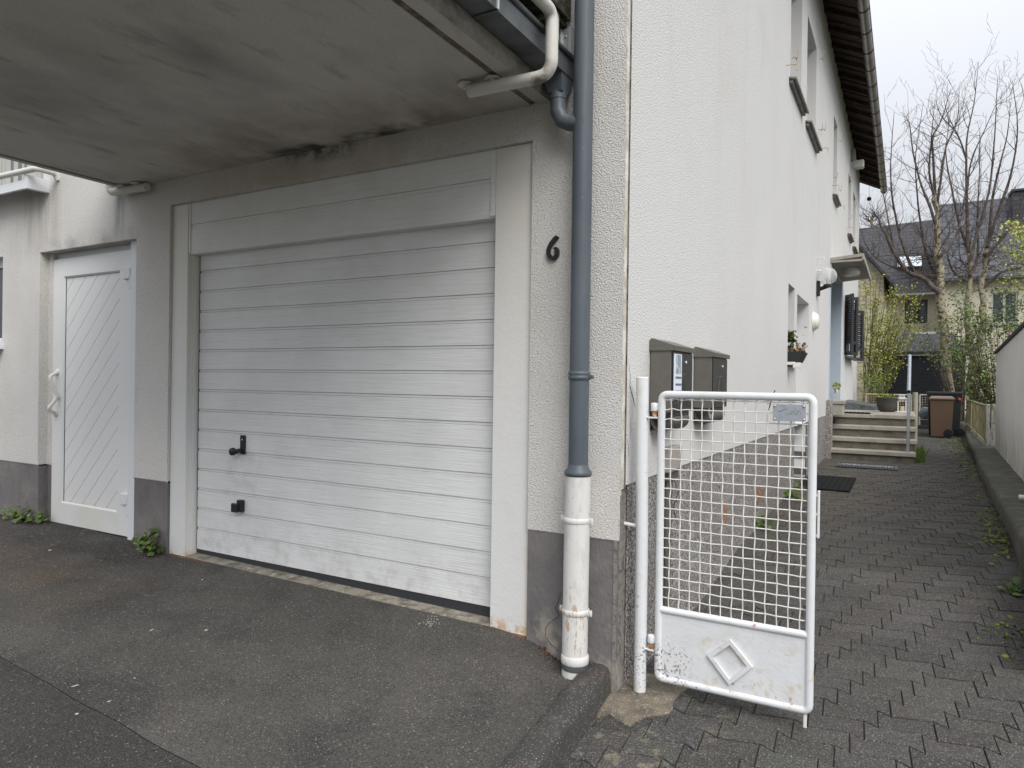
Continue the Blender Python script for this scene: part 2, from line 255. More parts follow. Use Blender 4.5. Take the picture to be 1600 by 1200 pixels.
m_ivy = mat('weed_leaves', (.085, .15, .028), .5, attr='tint', bumps=[dict(s=60, d=.002)])
m_dry = mat('dry_flowers', (.20, .15, .10), .9, attr='tint')
m_moss = mat('moss', (.13, .17, .03), .9, attr='tint')
m_mesh_old = mat('weathered_mesh_fence', (.42, .38, .24), .75, layers=[dict(c=(.18, .17, .07), s=6, lo=.45, hi=.65, amt=.8)])
m_post_old = mat('peeling_white_post', (.58, .56, .50), .8, layers=[dict(c=(.2, .16, .1), s=30, lo=.5, hi=.62, st=(1, 1, .3), amt=.8)])
m_wood = mat('grey_post_wood', (.30, .28, .22), .9, layers=[dict(c=(.18, .18, .12), s=12, lo=.45, hi=.65, st=(1, 1, .2))], bumps=[dict(s=30, d=.003, st=(1, 1, .1))])
m_bowl = mat('dark_stone_bowl', (.085, .08, .068), .75)
m_lantern = white_paint('lantern_paint', (.75, .74, .70), 0, .5, .1)
m_candle = mat('candle_wax', (.55, .50, .33), .5)
m_mat = mat('rubber_mat', (.010, .010, .011), .8, spec=.15)
m_mat2 = mat('rubber_ridge', (.022, .022, .024), .8, spec=.2)
m_matg = mat('grey_scraper_mat', (.10, .10, .11), .8)
m_letter = mat('pale_mat_lettering', (.40, .41, .43), .8)
m_stone = mat('pale_chippings', (.50, .48, .43), .9)
m_sillm = mat('sill_stone', (.26, .25, .225), .7, layers=[dict(c=(.15, .145, .13), s=6, lo=.45, hi=.7)])
m_hook = mat('painted_iron_hook', (.58, .50, .36), .8, layers=[dict(c=(.30, .20, .11), s=40, lo=.5, hi=.62)])
m_rust = mat('bolt_rust', (.30, .12, .035), .9, layers=[dict(c=(.6, .5, .35), s=60, lo=.5, hi=.65)])
m_brickdmg = mat('exposed_red_brick', (.27, .14, .09), .95, layers=[dict(c=(.42, .34, .26), s=30, lo=.5, hi=.65)], bumps=[dict(s=60, d=.005)])
m_soil = mat('garden_soil', (.05, .042, .03), 1, layers=[dict(c=(.05, .075, .02), s=3, lo=.45, hi=.65)], bumps=[dict(s=30, d=.02)])
m_rubble = mat('loose_rust_rubble', (.10, .05, .03), .95, layers=[dict(c=(.28, .22, .16), s=40, lo=.55, hi=.65)], bumps=[dict(s=80, d=.01)])

# ------------------------------------------------------------------ mesh helpers
class MB:
    def __init__(s): s.v = []; s.f = []; s.t = []; s.m = []; s.sm = []; s.cm = 0; s.tint = (1, 1, 1)
    def add(s, vs, fs, smooth=False):
        o = len(s.v); s.v += [tuple(v) for v in vs]
        for f in fs: s.f.append(tuple(o+i for i in f)); s.t.append(s.tint); s.m.append(s.cm); s.sm.append(smooth)
    def box(s, a, b, bev=0.0):
        x0, y0, z0 = a; x1, y1, z1 = b
        if x0 > x1: x0, x1 = x1, x0
        if y0 > y1: y0, y1 = y1, y0
        if z0 > z1: z0, z1 = z1, z0
        if not bev:
            s.add([(x0, y0, z0), (x1, y0, z0), (x1, y1, z0), (x0, y1, z0), (x0, y0, z1), (x1, y0, z1), (x1, y1, z1), (x0, y1, z1)],
                  [(0, 3, 2, 1), (4, 5, 6, 7), (0, 1, 5, 4), (1, 2, 6, 5), (2, 3, 7, 6), (3, 0, 4, 7)])
        else:
            s.obox(((x0+x1)/2, (y0+y1)/2, (z0+z1)/2), (1, 0, 0), (0, 1, 0), (0, 0, 1), ((x1-x0)/2, (y1-y0)/2, (z1-z0)/2), bev)
    def obox(s, c, ux, uy, uz, h, bev=0.0):
        c = Vector(c); ux = Vector(ux).normalized(); uy = Vector(uy).normalized(); uz = Vector(uz).normalized()
        if not bev:
            vs = [c+ux*h[0]*i+uy*h[1]*j+uz*h[2]*k for k in (-1, 1) for j in (-1, 1) for i in (-1, 1)]
            s.add(vs, [(0, 2, 3, 1), (4, 5, 7, 6), (0, 1, 5, 4), (1, 3, 7, 5), (3, 2, 6, 7), (2, 0, 4, 6)]); return
        b = min(bev, *[q*.49 for q in h]); vs = []; idx = {}
        for i in (-1, 1):
            for j in (-1, 1):
                for k in (-1, 1):
                    for a in range(3):
                        q = [h[0]-b, h[1]-b, h[2]-b]; q[a] += b
                        idx[(i, j, k, a)] = len(vs); vs.append(c+ux*q[0]*i+uy*q[1]*j+uz*q[2]*k)
        fs = []
        def quad(l, n):
            p = [vs[i] for i in l]; nn = (p[1]-p[0]).cross(p[2]-p[0])
            fs.append(tuple(l) if nn.dot(n) > 0 else tuple(reversed(l)))
        U = (ux, uy, uz)
        for a in range(3):
            o1, o2 = [x for x in range(3) if x != a]
            for sg in (-1, 1):
                l = []
                for (p, q) in ((-1, -1), (1, -1), (1, 1), (-1, 1)):
                    key = [0, 0, 0]; key[a] = sg; key[o1] = p; key[o2] = q; l.append(idx[(*key, a)])
                quad(l, U[a]*sg)
            for p in (-1, 1):
                for q in (-1, 1):   # edge between faces o1 and o2 along a
                    k1 = [0, 0, 0]; k1[o1] = p; k1[o2] = q; k1[a] = -1; k2 = list(k1); k2[a] = 1
                    quad([idx[(*k1, o1)], idx[(*k2, o1)], idx[(*k2, o2)], idx[(*k1, o2)]], U[o1]*p+U[o2]*q)
        for i in (-1, 1):
            for j in (-1, 1):
                for k in (-1, 1): quad([idx[(i, j, k, 0)], idx[(i, j, k, 1)], idx[(i, j, k, 2)]], ux*i+uy*j+uz*k)
        s.add(vs, fs)
    def tube(s, pts, r, n=12, caps=True, squash=None):
        pts = [Vector(p) for p in pts]; N = len(pts)
        rs = r if isinstance(r, (list, tuple)) else [r]*N
        d0 = (pts[1]-pts[0]).normalized(); a = Vector((0, 0, 1)) if abs(d0.z) < .9 else Vector((1, 0, 0))
        u = d0.cross(a).normalized(); vs = []; fs = []
        for i in range(N):
            d = ((pts[min(i+1, N-1)]-pts[i]).normalized()+(pts[i]-pts[max(i-1, 0)]).normalized())
            d = d.normalized() if d.length > 1e-6 else d0
            u = (u-d*u.dot(d)).normalized(); v = d.cross(u)
            for k in range(n):
                t = 2*math.pi*k/n; vs.append(pts[i]+(u*math.cos(t)+v*math.sin(t))*rs[i])
        for i in range(N-1):
            for k in range(n): fs.append((i*n+k, i*n+(k+1) % n, (i+1)*n+(k+1) % n, (i+1)*n+k))
        s.add(vs, fs, n > 4)
        if caps and n > 3: s.add(vs[:n], [tuple(reversed(range(n)))]); s.add(vs[-n:], [tuple(range(n))])
    def lathe(s, c, prof, n=24, axis=(0, 0, 1), smooth=True):
        c = Vector(c); ax = Vector(axis).normalized(); a = Vector((1, 0, 0)) if abs(ax.x) < .9 else Vector((0, 1, 0))
        u = ax.cross(a).normalized(); v = ax.cross(u); vs = []; fs = []
        for (r, h) in prof:
            for k in range(n):
                t = 2*math.pi*k/n; vs.append(c+ax*h+(u*math.cos(t)+v*math.sin(t))*r)
        for i in range(len(prof)-1):
            for k in range(n): fs.append((i*n+k, i*n+(k+1) % n, (i+1)*n+(k+1) % n, (i+1)*n+k))
        s.add(vs, fs, smooth)
        if prof[0][0] > 1e-4: s.add(vs[:n], [tuple(reversed(range(n)))])
        if prof[-1][0] > 1e-4: s.add(vs[-n:], [tuple(range(n))])
    def extrude(s, poly, vec):       # planar polygon (list of 3-D points) extruded along vec
        n = len(poly); p = [Vector(q) for q in poly]; v = Vector(vec)
        s.add(p+[q+v for q in p], [tuple(reversed(range(n))), tuple(range(n, 2*n))]+[(i, (i+1) % n, n+(i+1) % n, n+i) for i in range(n)])
    def build(s, name, material, parent=None, loc=None, label=None):
        if parent is not None: off = Vector(parent.get('_o', (0, 0, 0)))
        elif loc is not None: off = Vector(loc)
        else: off = Vector((0, 0, 0))
        me = bpy.data.meshes.new(name); me.from_pydata([(v[0]-off.x, v[1]-off.y, v[2]-off.z) for v in s.v], [], s.f)
        for m in (material if isinstance(material, (list, tuple)) else [material]): me.materials.append(m)
        me.polygons.foreach_set('material_index', s.m); me.polygons.foreach_set('use_smooth', s.sm)
        if any(t != (1, 1, 1) for t in s.t):
            ca = me.color_attributes.new('tint', 'FLOAT_COLOR', 'CORNER'); dat = []
            for p, t in zip(me.polygons, s.t): dat += [t[0], t[1], t[2], 1]*p.loop_total
            ca.data.foreach_set('color', dat)
        elif any(mm.name in ('young_yellow_leaves', 'green_leaves', 'pale_spring_leaves', 'weed_leaves', 'moss', 'dry_flowers', 'paver_concrete') for mm in me.materials):
            ca = me.color_attributes.new('tint', 'FLOAT_COLOR', 'CORNER'); ca.data.foreach_set('color', [1.0]*4*len(ca.data))
        me.update()
        o = bpy.data.objects.new(name, me); C.objects.link(o)
        o['_o'] = tuple(off)
        if parent is not None: o.parent = parent
        else: o.location = off
        if label: o['label'] = label
        return o
def thing(name, label, cat, loc=(0, 0, 0), group=None):
    o = bpy.data.objects.new(name, None); C.objects.link(o); o.location = loc; o['_o'] = tuple(loc)
    o['label'] = label; o['category'] = cat
    if group: o['group'] = group
    return o
def tag(o, label, cat, group=None, kind=None):
    o['label'] = label; o['category'] = cat
    if group: o['group'] = group
    if kind: o['kind'] = kind
    return o
def struct(name, mb, m, label=None):
    o = mb.build(name, m); o['kind'] = 'structure'
    if label: o['label'] = label; o['category'] = name.replace('_', ' ')
    return o
def arc_pts(pts, rad, seg=6):       # round the inner corners of a polyline
    pts = [Vector(p) for p in pts]; out = [pts[0]]
    for i in range(1, len(pts)-1):
        a, b, c = pts[i-1], pts[i], pts[i+1]
        r = min(rad, (a-b).length*.49, (c-b).length*.49)
        p = b+(a-b).normalized()*r; q = b+(c-b).normalized()*r
        for k in range(seg+1):
            t = k/seg; out.append(p*(1-t)**2+b*2*t*(1-t)+q*t*t)
    out.append(pts[-1]); return out
def wall_holes(mb, to3, u0, u1, v0, v1, holes, step=None):
    """flat wall in (u,v) with rectangular holes; to3(u,v,d) -> point, d = depth into the wall"""
    us = sorted({u0, u1, *[h[0] for h in holes], *[h[1] for h in holes]}); vs = sorted({v0, v1, *[h[2] for h in holes], *[h[3] for h in holes]})
    us = [u for u in us if u0 <= u <= u1]; vs = [v for v in vs if v0 <= v <= v1]
    for a, b in zip(us, us[1:]):
        for c, d in zip(vs, vs[1:]):
            mu_, mv_ = (a+b)/2, (c+d)/2
            if any(h[0] < mu_ < h[1] and h[2] < mv_ < h[3] for h in holes): continue
            mb.add([to3(a, c, 0), to3(b, c, 0), to3(b, d, 0), to3(a, d, 0)], [(0, 1, 2, 3)])
def reveals(mb, to3, h, depth, d0=0, sides='lrtb'):
    a, b, c, d = h
    if 'l' in sides: mb.add([to3(a, c, d0), to3(a, d, d0), to3(a, d, depth), to3(a, c, depth)], [(0, 1, 2, 3)])
    if 'r' in sides: mb.add([to3(b, c, d0), to3(b, d, d0), to3(b, d, depth), to3(b, c, depth)], [(3, 2, 1, 0)])
    if 't' in sides: mb.add([to3(a, d, d0), to3(b, d, d0), to3(b, d, depth), to3(a, d, depth)], [(0, 1, 2, 3)])
    if 'b' in sides: mb.add([to3(a, c, d0), to3(b, c, d0), to3(b, c, depth), to3(a, c, depth)], [(3, 2, 1, 0)])

random.seed(7)
# ------------------------------------------------------------------ ground heights
def lerp(tab, x):
    if x <= tab[0][0]: return tab[0][1]
    for (a, va), (b, vb) in zip(tab, tab[1:]):
        if x <= b:
            t = (x-a)/(b-a); t = t*t*(3-2*t)*.5+t*.5
            return va+(vb-va)*t
    return tab[-1][1]
def GP(x, y):      # path height
    z = lerp([(-6, -.36), (-2, -.27), (0, -.172), (.8, -.162), (1.45, -.142), (2.97, -.01), (4.5, .035), (6, .055), (9.6, .10), (18, .12), (40, .15)], y)
    return z - .03*max(0, x-.5)*max(0, min(1, (4-y)/4))
def GA(x, y):      # driveway height
    z = lerp([(-9, .11), (-4.9, .085), (-3.9, .075), (-3.3, .045), (-3.0, .045), (-.7, .022), (-.48, .004), (-.28, -.07), (0, -.085), (3, -.1)], x)
    k = max(0, -y)
    z2 = lerp([(-9, .11), (-4, .05), (-.5, -.05), (.5, -.075)], x)
    t = min(1, k/1.0)
    return z*(1-t)+z2*t - .028*k

def grid_surface(mb, xs, ys, fz, inside=None):
    nx, ny = len(xs), len(ys)
    vs = [(x, y, fz(x, y)) for y in ys for x in xs]; fs = []
    for j in range(ny-1):
        for i in range(nx-1):
            if inside is None or inside((xs[i]+xs[i+1])/2, (ys[j]+ys[j+1])/2): fs.append((j*nx+i, j*nx+i+1, (j+1)*nx+i+1, (j+1)*nx+i))
    mb.add(vs, fs, True)
def frange(a, b, s):
    n = max(1, int(round((b-a)/s))); return [a+(b-a)*i/n for i in range(n+1)]

# ground sheet out to the horizon
mb = MB(); grid_surface(mb, [-400, -60, -20, -8, 0, 2.3, 8, 20, 60, 400], [-400, -60, -14, -4, 0, 4, 10, 22, 40, 80, 400], lambda x, y: -.62 if y < 2 else -.2)
struct('ground', mb, m_soil)
# driveway asphalt: newer panel by the house, older road nearer the street
SEAM = lambda x: -1.47+.03*math.sin(x*1.1)*.25+.004*math.sin(x*11)+(-.045*(x+1.2))
KL = lambda y: -.10-.14*0 + (-.075)*(y)*1.0      # left edge of the kerb at driveway side
ztop = -.035
kl0 = at(918, 1030, 2, ztop); kl1 = at(856, 1105, 2, ztop); kr0 = at(950, 1045, 2, ztop); kr1 = at(856, 1150, 2, ztop)
kl0, kl1, kr0, kr1 = [Vector((p.x, p.y, 0)) for p in (kl0, kl1, kr0, kr1)]
dl = (kl1-kl0).normalized(); dr = (kr1-kr0).normalized(); dk = ((dl+dr)/2).normalized(); pk = Vector((-dk.y, dk.x, 0))
if pk.x < 0: pk = -pk
wk = (kr0-kl0).dot(pk)
def KX(y): return kl0.x+(kl0.y-y)/abs(dk.y)*dk.x+.045
mb = MB()
xs = frange(-14, -6, .5)+frange(-6, -1, .08)[1:]+frange(-1, .6, .03)[1:]
rows = 40
vs = []; fs = []
for j in range(rows+1):
    for x in xs:
        y0 = SEAM(x); y = y0+(.30-y0)*j/rows; vs.append((x, y, GA(x, y)+.004*mnoise.noise(Vector((x*3, y*3, 0)))))
n = len(xs)
for j in range(rows):
    for i in range(n-1):
        a, b = vs[j*n+i], vs[(j+1)*n+i]
        if a[0] < KX(a[1])-.0: fs.append((j*n+i, j*n+i+1, (j+1)*n+i+1, (j+1)*n+i))
mb.add(vs, fs, True)
struct('driveway', mb, m_asphalt)
mb = MB(); vs = []; fs = []
ys_ = [0, .004, .02, .06, .15, .3, .6, 1, 1.6, 2.5, 4, 7, 12]
for d in ys_:
    for x in xs:
        y = SEAM(x)-d; vs.append((x, y, GA(min(x, .1), y)-.003+(.004 if 0 < d < .05 else 0)*mnoise.noise(Vector((x*7, 0, 0)))-(.004 if d == .004 else 0)+.004*mnoise.noise(Vector((x*3, y*3, 0)))))
n = len(xs)
for j in range(len(ys_)-1):
    for i in range(n-1):
      if vs[j*n+i][0] < KX(vs[j*n+i][1]): fs.append(((j+1)*n+i, (j+1)*n+i+1, j*n+i+1, j*n+i))
mb.add(vs, fs, True)
struct('road', mb, m_asphalt2)

# kerb between driveway and path
mb = MB(); prof = [(0, -.25), (0, -.012), (.010, 0), (wk-.035, .0), (wk-.010, -.012), (wk, -.035), (wk+.012, -.25)]
vs = []; N = 46
for i in range(N+1):
    t = -.10+i*.11
    for (a, b) in prof:
        p = kl0+dk*t+pk*a
        vs.append((p.x+.004*mnoise.noise(Vector((t*5, a*20, 3))), p.y, ztop+b-.03*max(0, t)*1.0+.005*mnoise.noise(Vector((t*6, a*9, 1)))))
k = len(prof); fs = [(i*k+j, (i+1)*k+j, (i+1)*k+j+1, i*k+j+1) for i in range(N) for j in range(k-1)]
mb.add(vs, fs, True); mb.add(vs[:k], [tuple(range(k))]); mb.add(vs[-k:], [tuple(reversed(range(k)))])
struct('kerb', mb, m_kerb)
def left_bound(y):      # right face of the kerb
    if y > -.02: return -.1
    q = kr0+dk*((kr0.y-y)/abs(dk.y)); return q.x-.08

# path of zig-zag pavers
KB = [(2.6, 1.90), (3.018, 1.908), (4.288, 1.97), (5.52, 2.006), (8.113, 2.088), (12.183, 2.243), (17.363, 2.406), (22, 2.55)]
def kerb_in(y): return lerp([(-1, 3.6), (1.0, 2.05), (2.0, 1.93)]+KB, y) if y > -1 else 3.6
L, W, S, A = .222, .142, .056, .018
ca, sa = math.cos(R(3.5)), math.sin(R(3.5)); ox, oy = .852, .339
mb = MB()
for r in range(-34, 150):
    for i in range(-60, 40):
        x0 = i*L+r*S; y0 = r*W
        gx = .0022
        pts = [(x0+gx, y0-A+.0045), (x0+L-S, y0+A+.0045), (x0+L-gx, y0-A+.0045), (x0+L-gx, y0+W+A-.0045), (x0+S, y0+W-A-.0045), (x0+gx, y0+W+A-.0045)]
        pts[1] = (x0+L-S, y0+A+.0045)
        cx, cy = x0+L/2, y0+W/2
        # the small jog in the boundary: peak A at own joints, trough at neighbour's
        wx = ox+ca*cx-sa*cy; wy = oy+sa*cx+ca*cy
        if wy < -3.6 or wy > 19.5 or wx < left_bound(wy)-.10 or wx > kerb_in(wy)+.15: continue
        if wy < -3.4 and wx > 3.4: continue
        rnd = random.Random(r*977+i); tz = rnd.uniform(-.003, .003); tx, ty = rnd.uniform(-.012, .012), rnd.uniform(-.012, .012)
        b = rnd.uniform(.78, 1.2); mb.tint = (b*rnd.uniform(.96, 1.07), b, b*rnd.uniform(.92, 1.03))
        P = []
        for (px, py) in pts: P.append((ox+ca*px-sa*py, oy+sa*px+ca*py))
        mxx, myy = sum(p[0] for p in P)/6, sum(p[1] for p in P)/6
        top = []; rim = []; bot = []
        for (px, py) in P:
            h = GP(px, py)+tz+tx*(px-mxx)+ty*(py-myy)
            ix, iy = mxx+(px-mxx)*.982, myy+(py-myy)*.965
            top.append((ix, iy, h)); rim.append((px, py, h-.0035)); bot.append((px, py, h-.035))
        vs = top+rim+bot; near = wy < 8
        fs = [(0, 1, 2, 3, 4, 5)]
        for a_ in range(6):
            c_ = (a_+1) % 6; fs.append((6+a_, 6+c_, c_, a_))
            if near: fs.append((12+a_, 12+c_, 6+c_, 6+a_))
        mb.add(vs, fs)
mb.tint = (1, 1, 1)
bed = MB()
grid_surface(bed, frange(-.3, 3.7, .2), frange(-3.6, 20, .3), lambda x, y: GP(x, y)-.009, lambda x, y: x > left_bound(y)-.05)
bed2 = len(mb.f)
mb.cm = 1; o_ = len(mb.v); mb.v += bed.v
for f in bed.f: mb.f.append(tuple(o_+i for i in f)); mb.t.append((1, 1, 1)); mb.m.append(1); mb.sm.append(True)
struct('path', mb, [m_paver, m_joint])
# broken screed patch around the gate post (ragged lip)
out = [(918, 1100), (933, 1112), (950, 1108), (962, 1114), (975, 1122), (984, 1126), (994, 1118), (1010, 1112), (1030, 1110), (1046, 1108), (1052, 1100), (1052, 1088), (1060, 1082), (1075, 1070), (1080, 1045), (1060, 1030), (1010, 1020), (968, 1040), (945, 1075)]
mb = MB(); top = []
for px, py in out:
    p = at(px, py, 2, -.15); p = Vector((max(p.x, -.16), min(p.y, .32), 0)); top.append(Vector((p.x, p.y, GP(p.x, p.y)+.012+.003*random.uniform(-1, 1))))
c = sum(top, Vector())/len(top)
inner = [c+(p-c)*.72+Vector((0, 0, .003)) for p in top]; mid = [c+(p-c)*.96 for p in top]; low = [Vector((p.x, p.y, -.21)) for p in top]
n = len(top); vs = [c]+inner+mid+top+low
fs = [(0, 1+i, 1+(i+1) % n) for i in range(n)]
for k in range(3): fs += [(1+k*n+i, 1+(k+1)*n+i, 1+(k+1)*n+(i+1) % n, 1+k*n+(i+1) % n) for i in range(n)]
for v in vs[1+2*n:1+3*n]: v.z -= .006
mb.add(vs, fs, False)
o = mb.build('concrete_patch', m_patch); o['kind'] = 'structure'

# ------------------------------------------------------------------ the house
house = thing('house', 'white rough plastered two storey house with grey plinth, garage and side entrance', 'house')
GX0, GX1, GZ1 = -3.385, -.49, 2.518         # garage opening
DX0, DX1, DZ1 = -5.09, -3.775, 2.318        # service door opening
front = lambda u, v, d: (u, d, v)
holes = [(GX0, GX1, -1, GZ1), (DX0, DX1, -1, DZ1), (-7.2, -5.69, 1.56, 2.33), (-7.4, -5.05, 2.90, 4.2)]
mb = MB(); wall_holes(mb, front, -9, 0.0, .562, 7.2, holes)
reveals(mb, front, (GX0, GX1, .55, GZ1), .12, sides='lrt')
reveals(mb, front, (DX0, DX1, .55, DZ1), .25, sides='lrt')
reveals(mb, front, holes[2], .15); reveals(mb, front, holes[3], .15)
for a_, b_ in ((-9, DX0), (DX1, GX0), (GX1, 0)): mb.add([(a_, 0, .562), (b_, 0, .562), (b_, .006, .556), (a_, .006, .556)], [(3, 2, 1, 0)])
mb.add([(-9, 0, 7.2), (0, 0, 7.2), (0, 6, 10), (-9, 6, 10)], [(0, 1, 2, 3)])
# rounded step in the left reveal of the service door
mb.box((DX0-.2, .07, .55), (DX0+.055, .25, DZ1+.1), .01)
front_wall = mb.build('front_wall', m_plaster, house)
mb = MB(); fh = [(GX0, GX1, -1, 2.6), (DX0, DX1, -1, 2.6)]
wall_holes(mb, lambda u, v, d: (u, .006+d, v), -9, -.004, -.6, .57, fh)
reveals(mb, lambda u, v, d: (u, .006+d, v), (GX0, GX1, -.6, .562), .12, sides='lr')
reveals(mb, lambda u, v, d: (u, .006+d, v), (DX0, DX1, -.6, .562), .25, sides='lr')
mb.build('front_plinth', m_plinth, house, label='grey painted plinth below the front wall')
mb = MB(); mb.box((DX0-.2, .08, -.3), (DX0+.053, .25, .562), .01); mb.build('plinth_reveal', m_plinth, house)
# hole in the plinth foot beside the garage trim, with rubble
mb = MB()
for i in range(26):
    a = random.uniform(0, 1); p = Vector((-.47+a*.17, -.004-random.uniform(0, .02), -.02-a*.06+random.uniform(-.02, .02)))
    s_ = random.uniform(.008, .02); mb.obox(p, (random.random(), random.random(), random.random()), (0, 1, .3), (0, .3, 1), (s_, s_*.6, s_*.7))
mb.build('broken_plinth_foot', m_rubble, house, label='rusty brown crumbling break at the foot of the plinth')
def crack_mesh(pts, w_, axis, off, m, name):
    mb = MB(); n = len(pts); vs = []
    for i, (u, v) in enumerate(pts):
        ww = w_*(.4+random.random()) if 0 < i < n-1 else w_*.15
        for sgn in (-1, 1):
            if axis == 'y': vs.append((u+sgn*ww, off, v+sgn*ww*.3))
            else: vs.append((off, u+sgn*ww, v+sgn*ww*.3))
    mb.add(vs, [(2*i, 2*i+1, 2*i+3, 2*i+2) for i in range(n-1)]); mb.build(name, m, house)
pp = [(at(a, b, 1, .004).x, at(a, b, 1, .004).z) for a, b in ((877, 925), (872, 940), (868, 950), (874, 962), (860, 972), (853, 980), (852, 995), (862, 1008), (874, 1018))]
crack_mesh(pp, .0016, 'y', .0035, m_groove, 'plinth_crack')

# side wall
side = lambda u, v, d: (-d, u, v)
PT = .815
SH = [(5.22, 5.72, 1.52, 2.45), (5.95, 7.12, -1, 2.415), (10.0, 12.57, .80, 3.46), (13.62, 15.42, 2.0, 3.25),
      (5.12, 6.02, 4.70, 6.08), (6.55, 7.58, 4.70, 6.07), (10.3, 11.0, 4.68, 6.06), (13.85, 14.7, 4.68, 6.02), (15.45, 16.35, 4.68, 6.0)]
mb = MB(); wall_holes(mb, side, .07, 17.9, PT, 7.15, SH)
for h in SH: reveals(mb, side, (h[0], h[1], max(h[2], PT), h[3]), .24)
mb.add([(0, 17.9, -.6), (0, 17.9, 7), (-9, 17.9, 7), (-9, 17.9, -.6)], [(0, 1, 2, 3)]); mb.add([(-9, 0, -.6), (-9, 17.9, -.6), (-9, 17.9, 9), (-9, 0, 9)], [(0, 1, 2, 3)])
for a_, b_ in ((.07, 5.95), (7.12, 10.0), (12.57, 17.9)): mb.add([(0, a_, PT), (0, b_, PT), (-.008, b_, PT-.006), (-.008, a_, PT-.006)], [(0, 3, 2, 1)])
mb.build('side_wall', m_side, house, label='bright white plastered side wall along the path')
mb = MB(); mb.box((-.03, .002, -.3), (-.012, .30, .79)); mb.build('plinth_edge', m_chip_smooth, house)
mb = MB(); wall_holes(mb, lambda u, v, d: (-.008-d, u, v), .115, 17.9, -.6, PT+.01, [(5.95, 7.12, -1, 2), (10, 12.57, .8, 2)])
reveals(mb, lambda u, v, d: (-.008-d, u, v), (5.95, 7.12, -.6, PT), .24, sides='l')
mb.build('side_plinth', m_chip, house, label='speckled grey and brown stone chip plinth along the path')
mb = MB(); mb.box((-.03, .003, PT-.04), (.0015, .012, 7.1)); mb.box((-.03, .012, .80), (-.002, .052, 7.1)); mb.build('corner_bead', m_bead, house)
mb = MB(); mb.box((-.03, .0525, .80), (-.002, .085, 7.1)); mb.build('corner_joint', m_bead_dark, house)
mb = MB(); mb.box((-.02, 7.12-.003+.003, -.3), (-.24, 7.36, PT)); mb.box((-.27, 5.95, -.3), (-.24, 7.12, 2.42)); mb.build('cellar_door', m_upvc2, house, label='white cellar door set back in the side wall')
for z_ in (.10, .32): mb = MB(); mb.box((-.20, 7.108, z_), (-.02, 7.121, z_+.09)); mb.build('reveal_rectangle', m_mailbox, house)  # two small grey rectangles on the far reveal
# cracks and peeled paint near the corner
for pts in ([(980, 560), (985, 588), (984, 602), (990, 625), (993, 640)], [(985, 650), (986, 672), (984, 690)], [(979, 683), (982, 700), (981, 722)]):
    q = [(at(a, b, 0, .001).y, at(a, b, 0, .001).z) for a, b in pts]; crack_mesh([(max(.08, u), v) for u, v in q], .002, 'x', .0015, m_groove, 'plaster_crack')
for (cx_, cy_, rx, ry) in ((1187, 772, 6, 16), (1133, 800, 5, 20)):
    mb = MB(); vs = []
    for k in range(16):
        t = k*math.pi/8; rr = random.uniform(.7, 1.1); p = at(cx_+rx*rr*math.cos(t), cy_+ry*rr*math.sin(t), 0, -.004); vs.append(Vector((-.004, p.y, p.z)))
    mb.extrude(vs, (-.006, 0, 0)); mb.build('exposed_brick', m_brickdmg, house, label='patch of bare reddish brick in the speckled plinth')

# windows of the side wall
def window(mbs, h, depth, name='window', curtain=False, dark=True, axis='side', label=None):
    f = side if axis == 'side' else front
    a, b, c, d = h; t = .07
    def bx(mb, u0, u1, v0, v1, d0, d1): mb.box(f(u0, v0, d0), f(u1, v1, d1))
    m1 = MB()
    bx(m1, a, a+t, c, d, depth, depth+.06); bx(m1, b-t, b, c, d, depth, depth+.06)
    bx(m1, a+t, b-t, c, c+t, depth+.002, depth+.06); bx(m1, a+t, b-t, d-t, d, depth+.002, depth+.06)
    mid = (a+b)/2
    if b-a > .8: bx(m1, mid-.045, mid+.045, c+t, d-t, depth+.004, depth+.06)
    o = m1.build(name, m_upvc2, house, label=label)
    m2 = MB(); bx(m2, a+t, b-t, c+t, d-t, depth+.03, depth+.04); m2.build('pane', m_net if curtain else m_glass, o)
    return o
for i, h in enumerate(SH):
    if i in (1, 2): continue
    window(None, h, .16)
# sills under the upper windows
for (y0, y1, z, pr) in ((5.02, 6.15, 4.70, .05), (6.45, 7.72, 4.70, .05), (10.22, 11.08, 4.68, .05), (13.78, 14.78, 4.68, .05), (15.38, 16.42, 4.68, .05)):
    mb = MB(); mb.obox((pr/2+.005, (y0+y1)/2, z-.03), (1, 0, -.25), (0, 1, 0), (.25, 0, 1), (pr, (y1-y0)/2, .009))
    mb.obox((pr*.4+.005, (y0+y1)/2, z-.062), (1, 0, 0), (0, 1, 0), (0, 0, 1), (pr*.35, (y1-y0)/2-.02, .016)); mb.build('window_sill', m_sillm, house)
# rusty shutter brackets (storm stays) left on the wall
hooks = [(1239, 88), (1281, 90), (1279, 200), (1284, 200), (1304, 195), (1311, 218), (1303, 275), (1310, 295), (1327, 275), (1326, 340), (1334, 320), (1337, 376)]
for hx, hy in hooks:
    p = at(hx, hy, 0, .0); y_, z_ = p.y, p.z
    mb = MB(); mb.tube(arc_pts([(-.01, y_-.05, z_-.04), (.06, y_-.05, z_-.04), (.06, y_-.05, z_+.05)], .01), .005, 6); mb.box((.035, y_-.06, z_-.048), (.045, y_+.02, z_-.036))
    mb.build('shutter_hinge_pin', m_hook, house)
for (ax_, ay_, bx_) in ((1228, 102, 1252), (1281, 232, 1296), (1300, 290, 1308), (1309, 322, 1317), (1323, 355, 1334)):
    p = at(ax_, ay_, 0, .0); mb = MB(); mb.tube(arc_pts([(0, p.y, p.z), (.11, p.y+.02, p.z), (.11, p.y+.02, p.z-.07)], .01), .006, 6); mb.build('shutter_stay', m_hook, house)

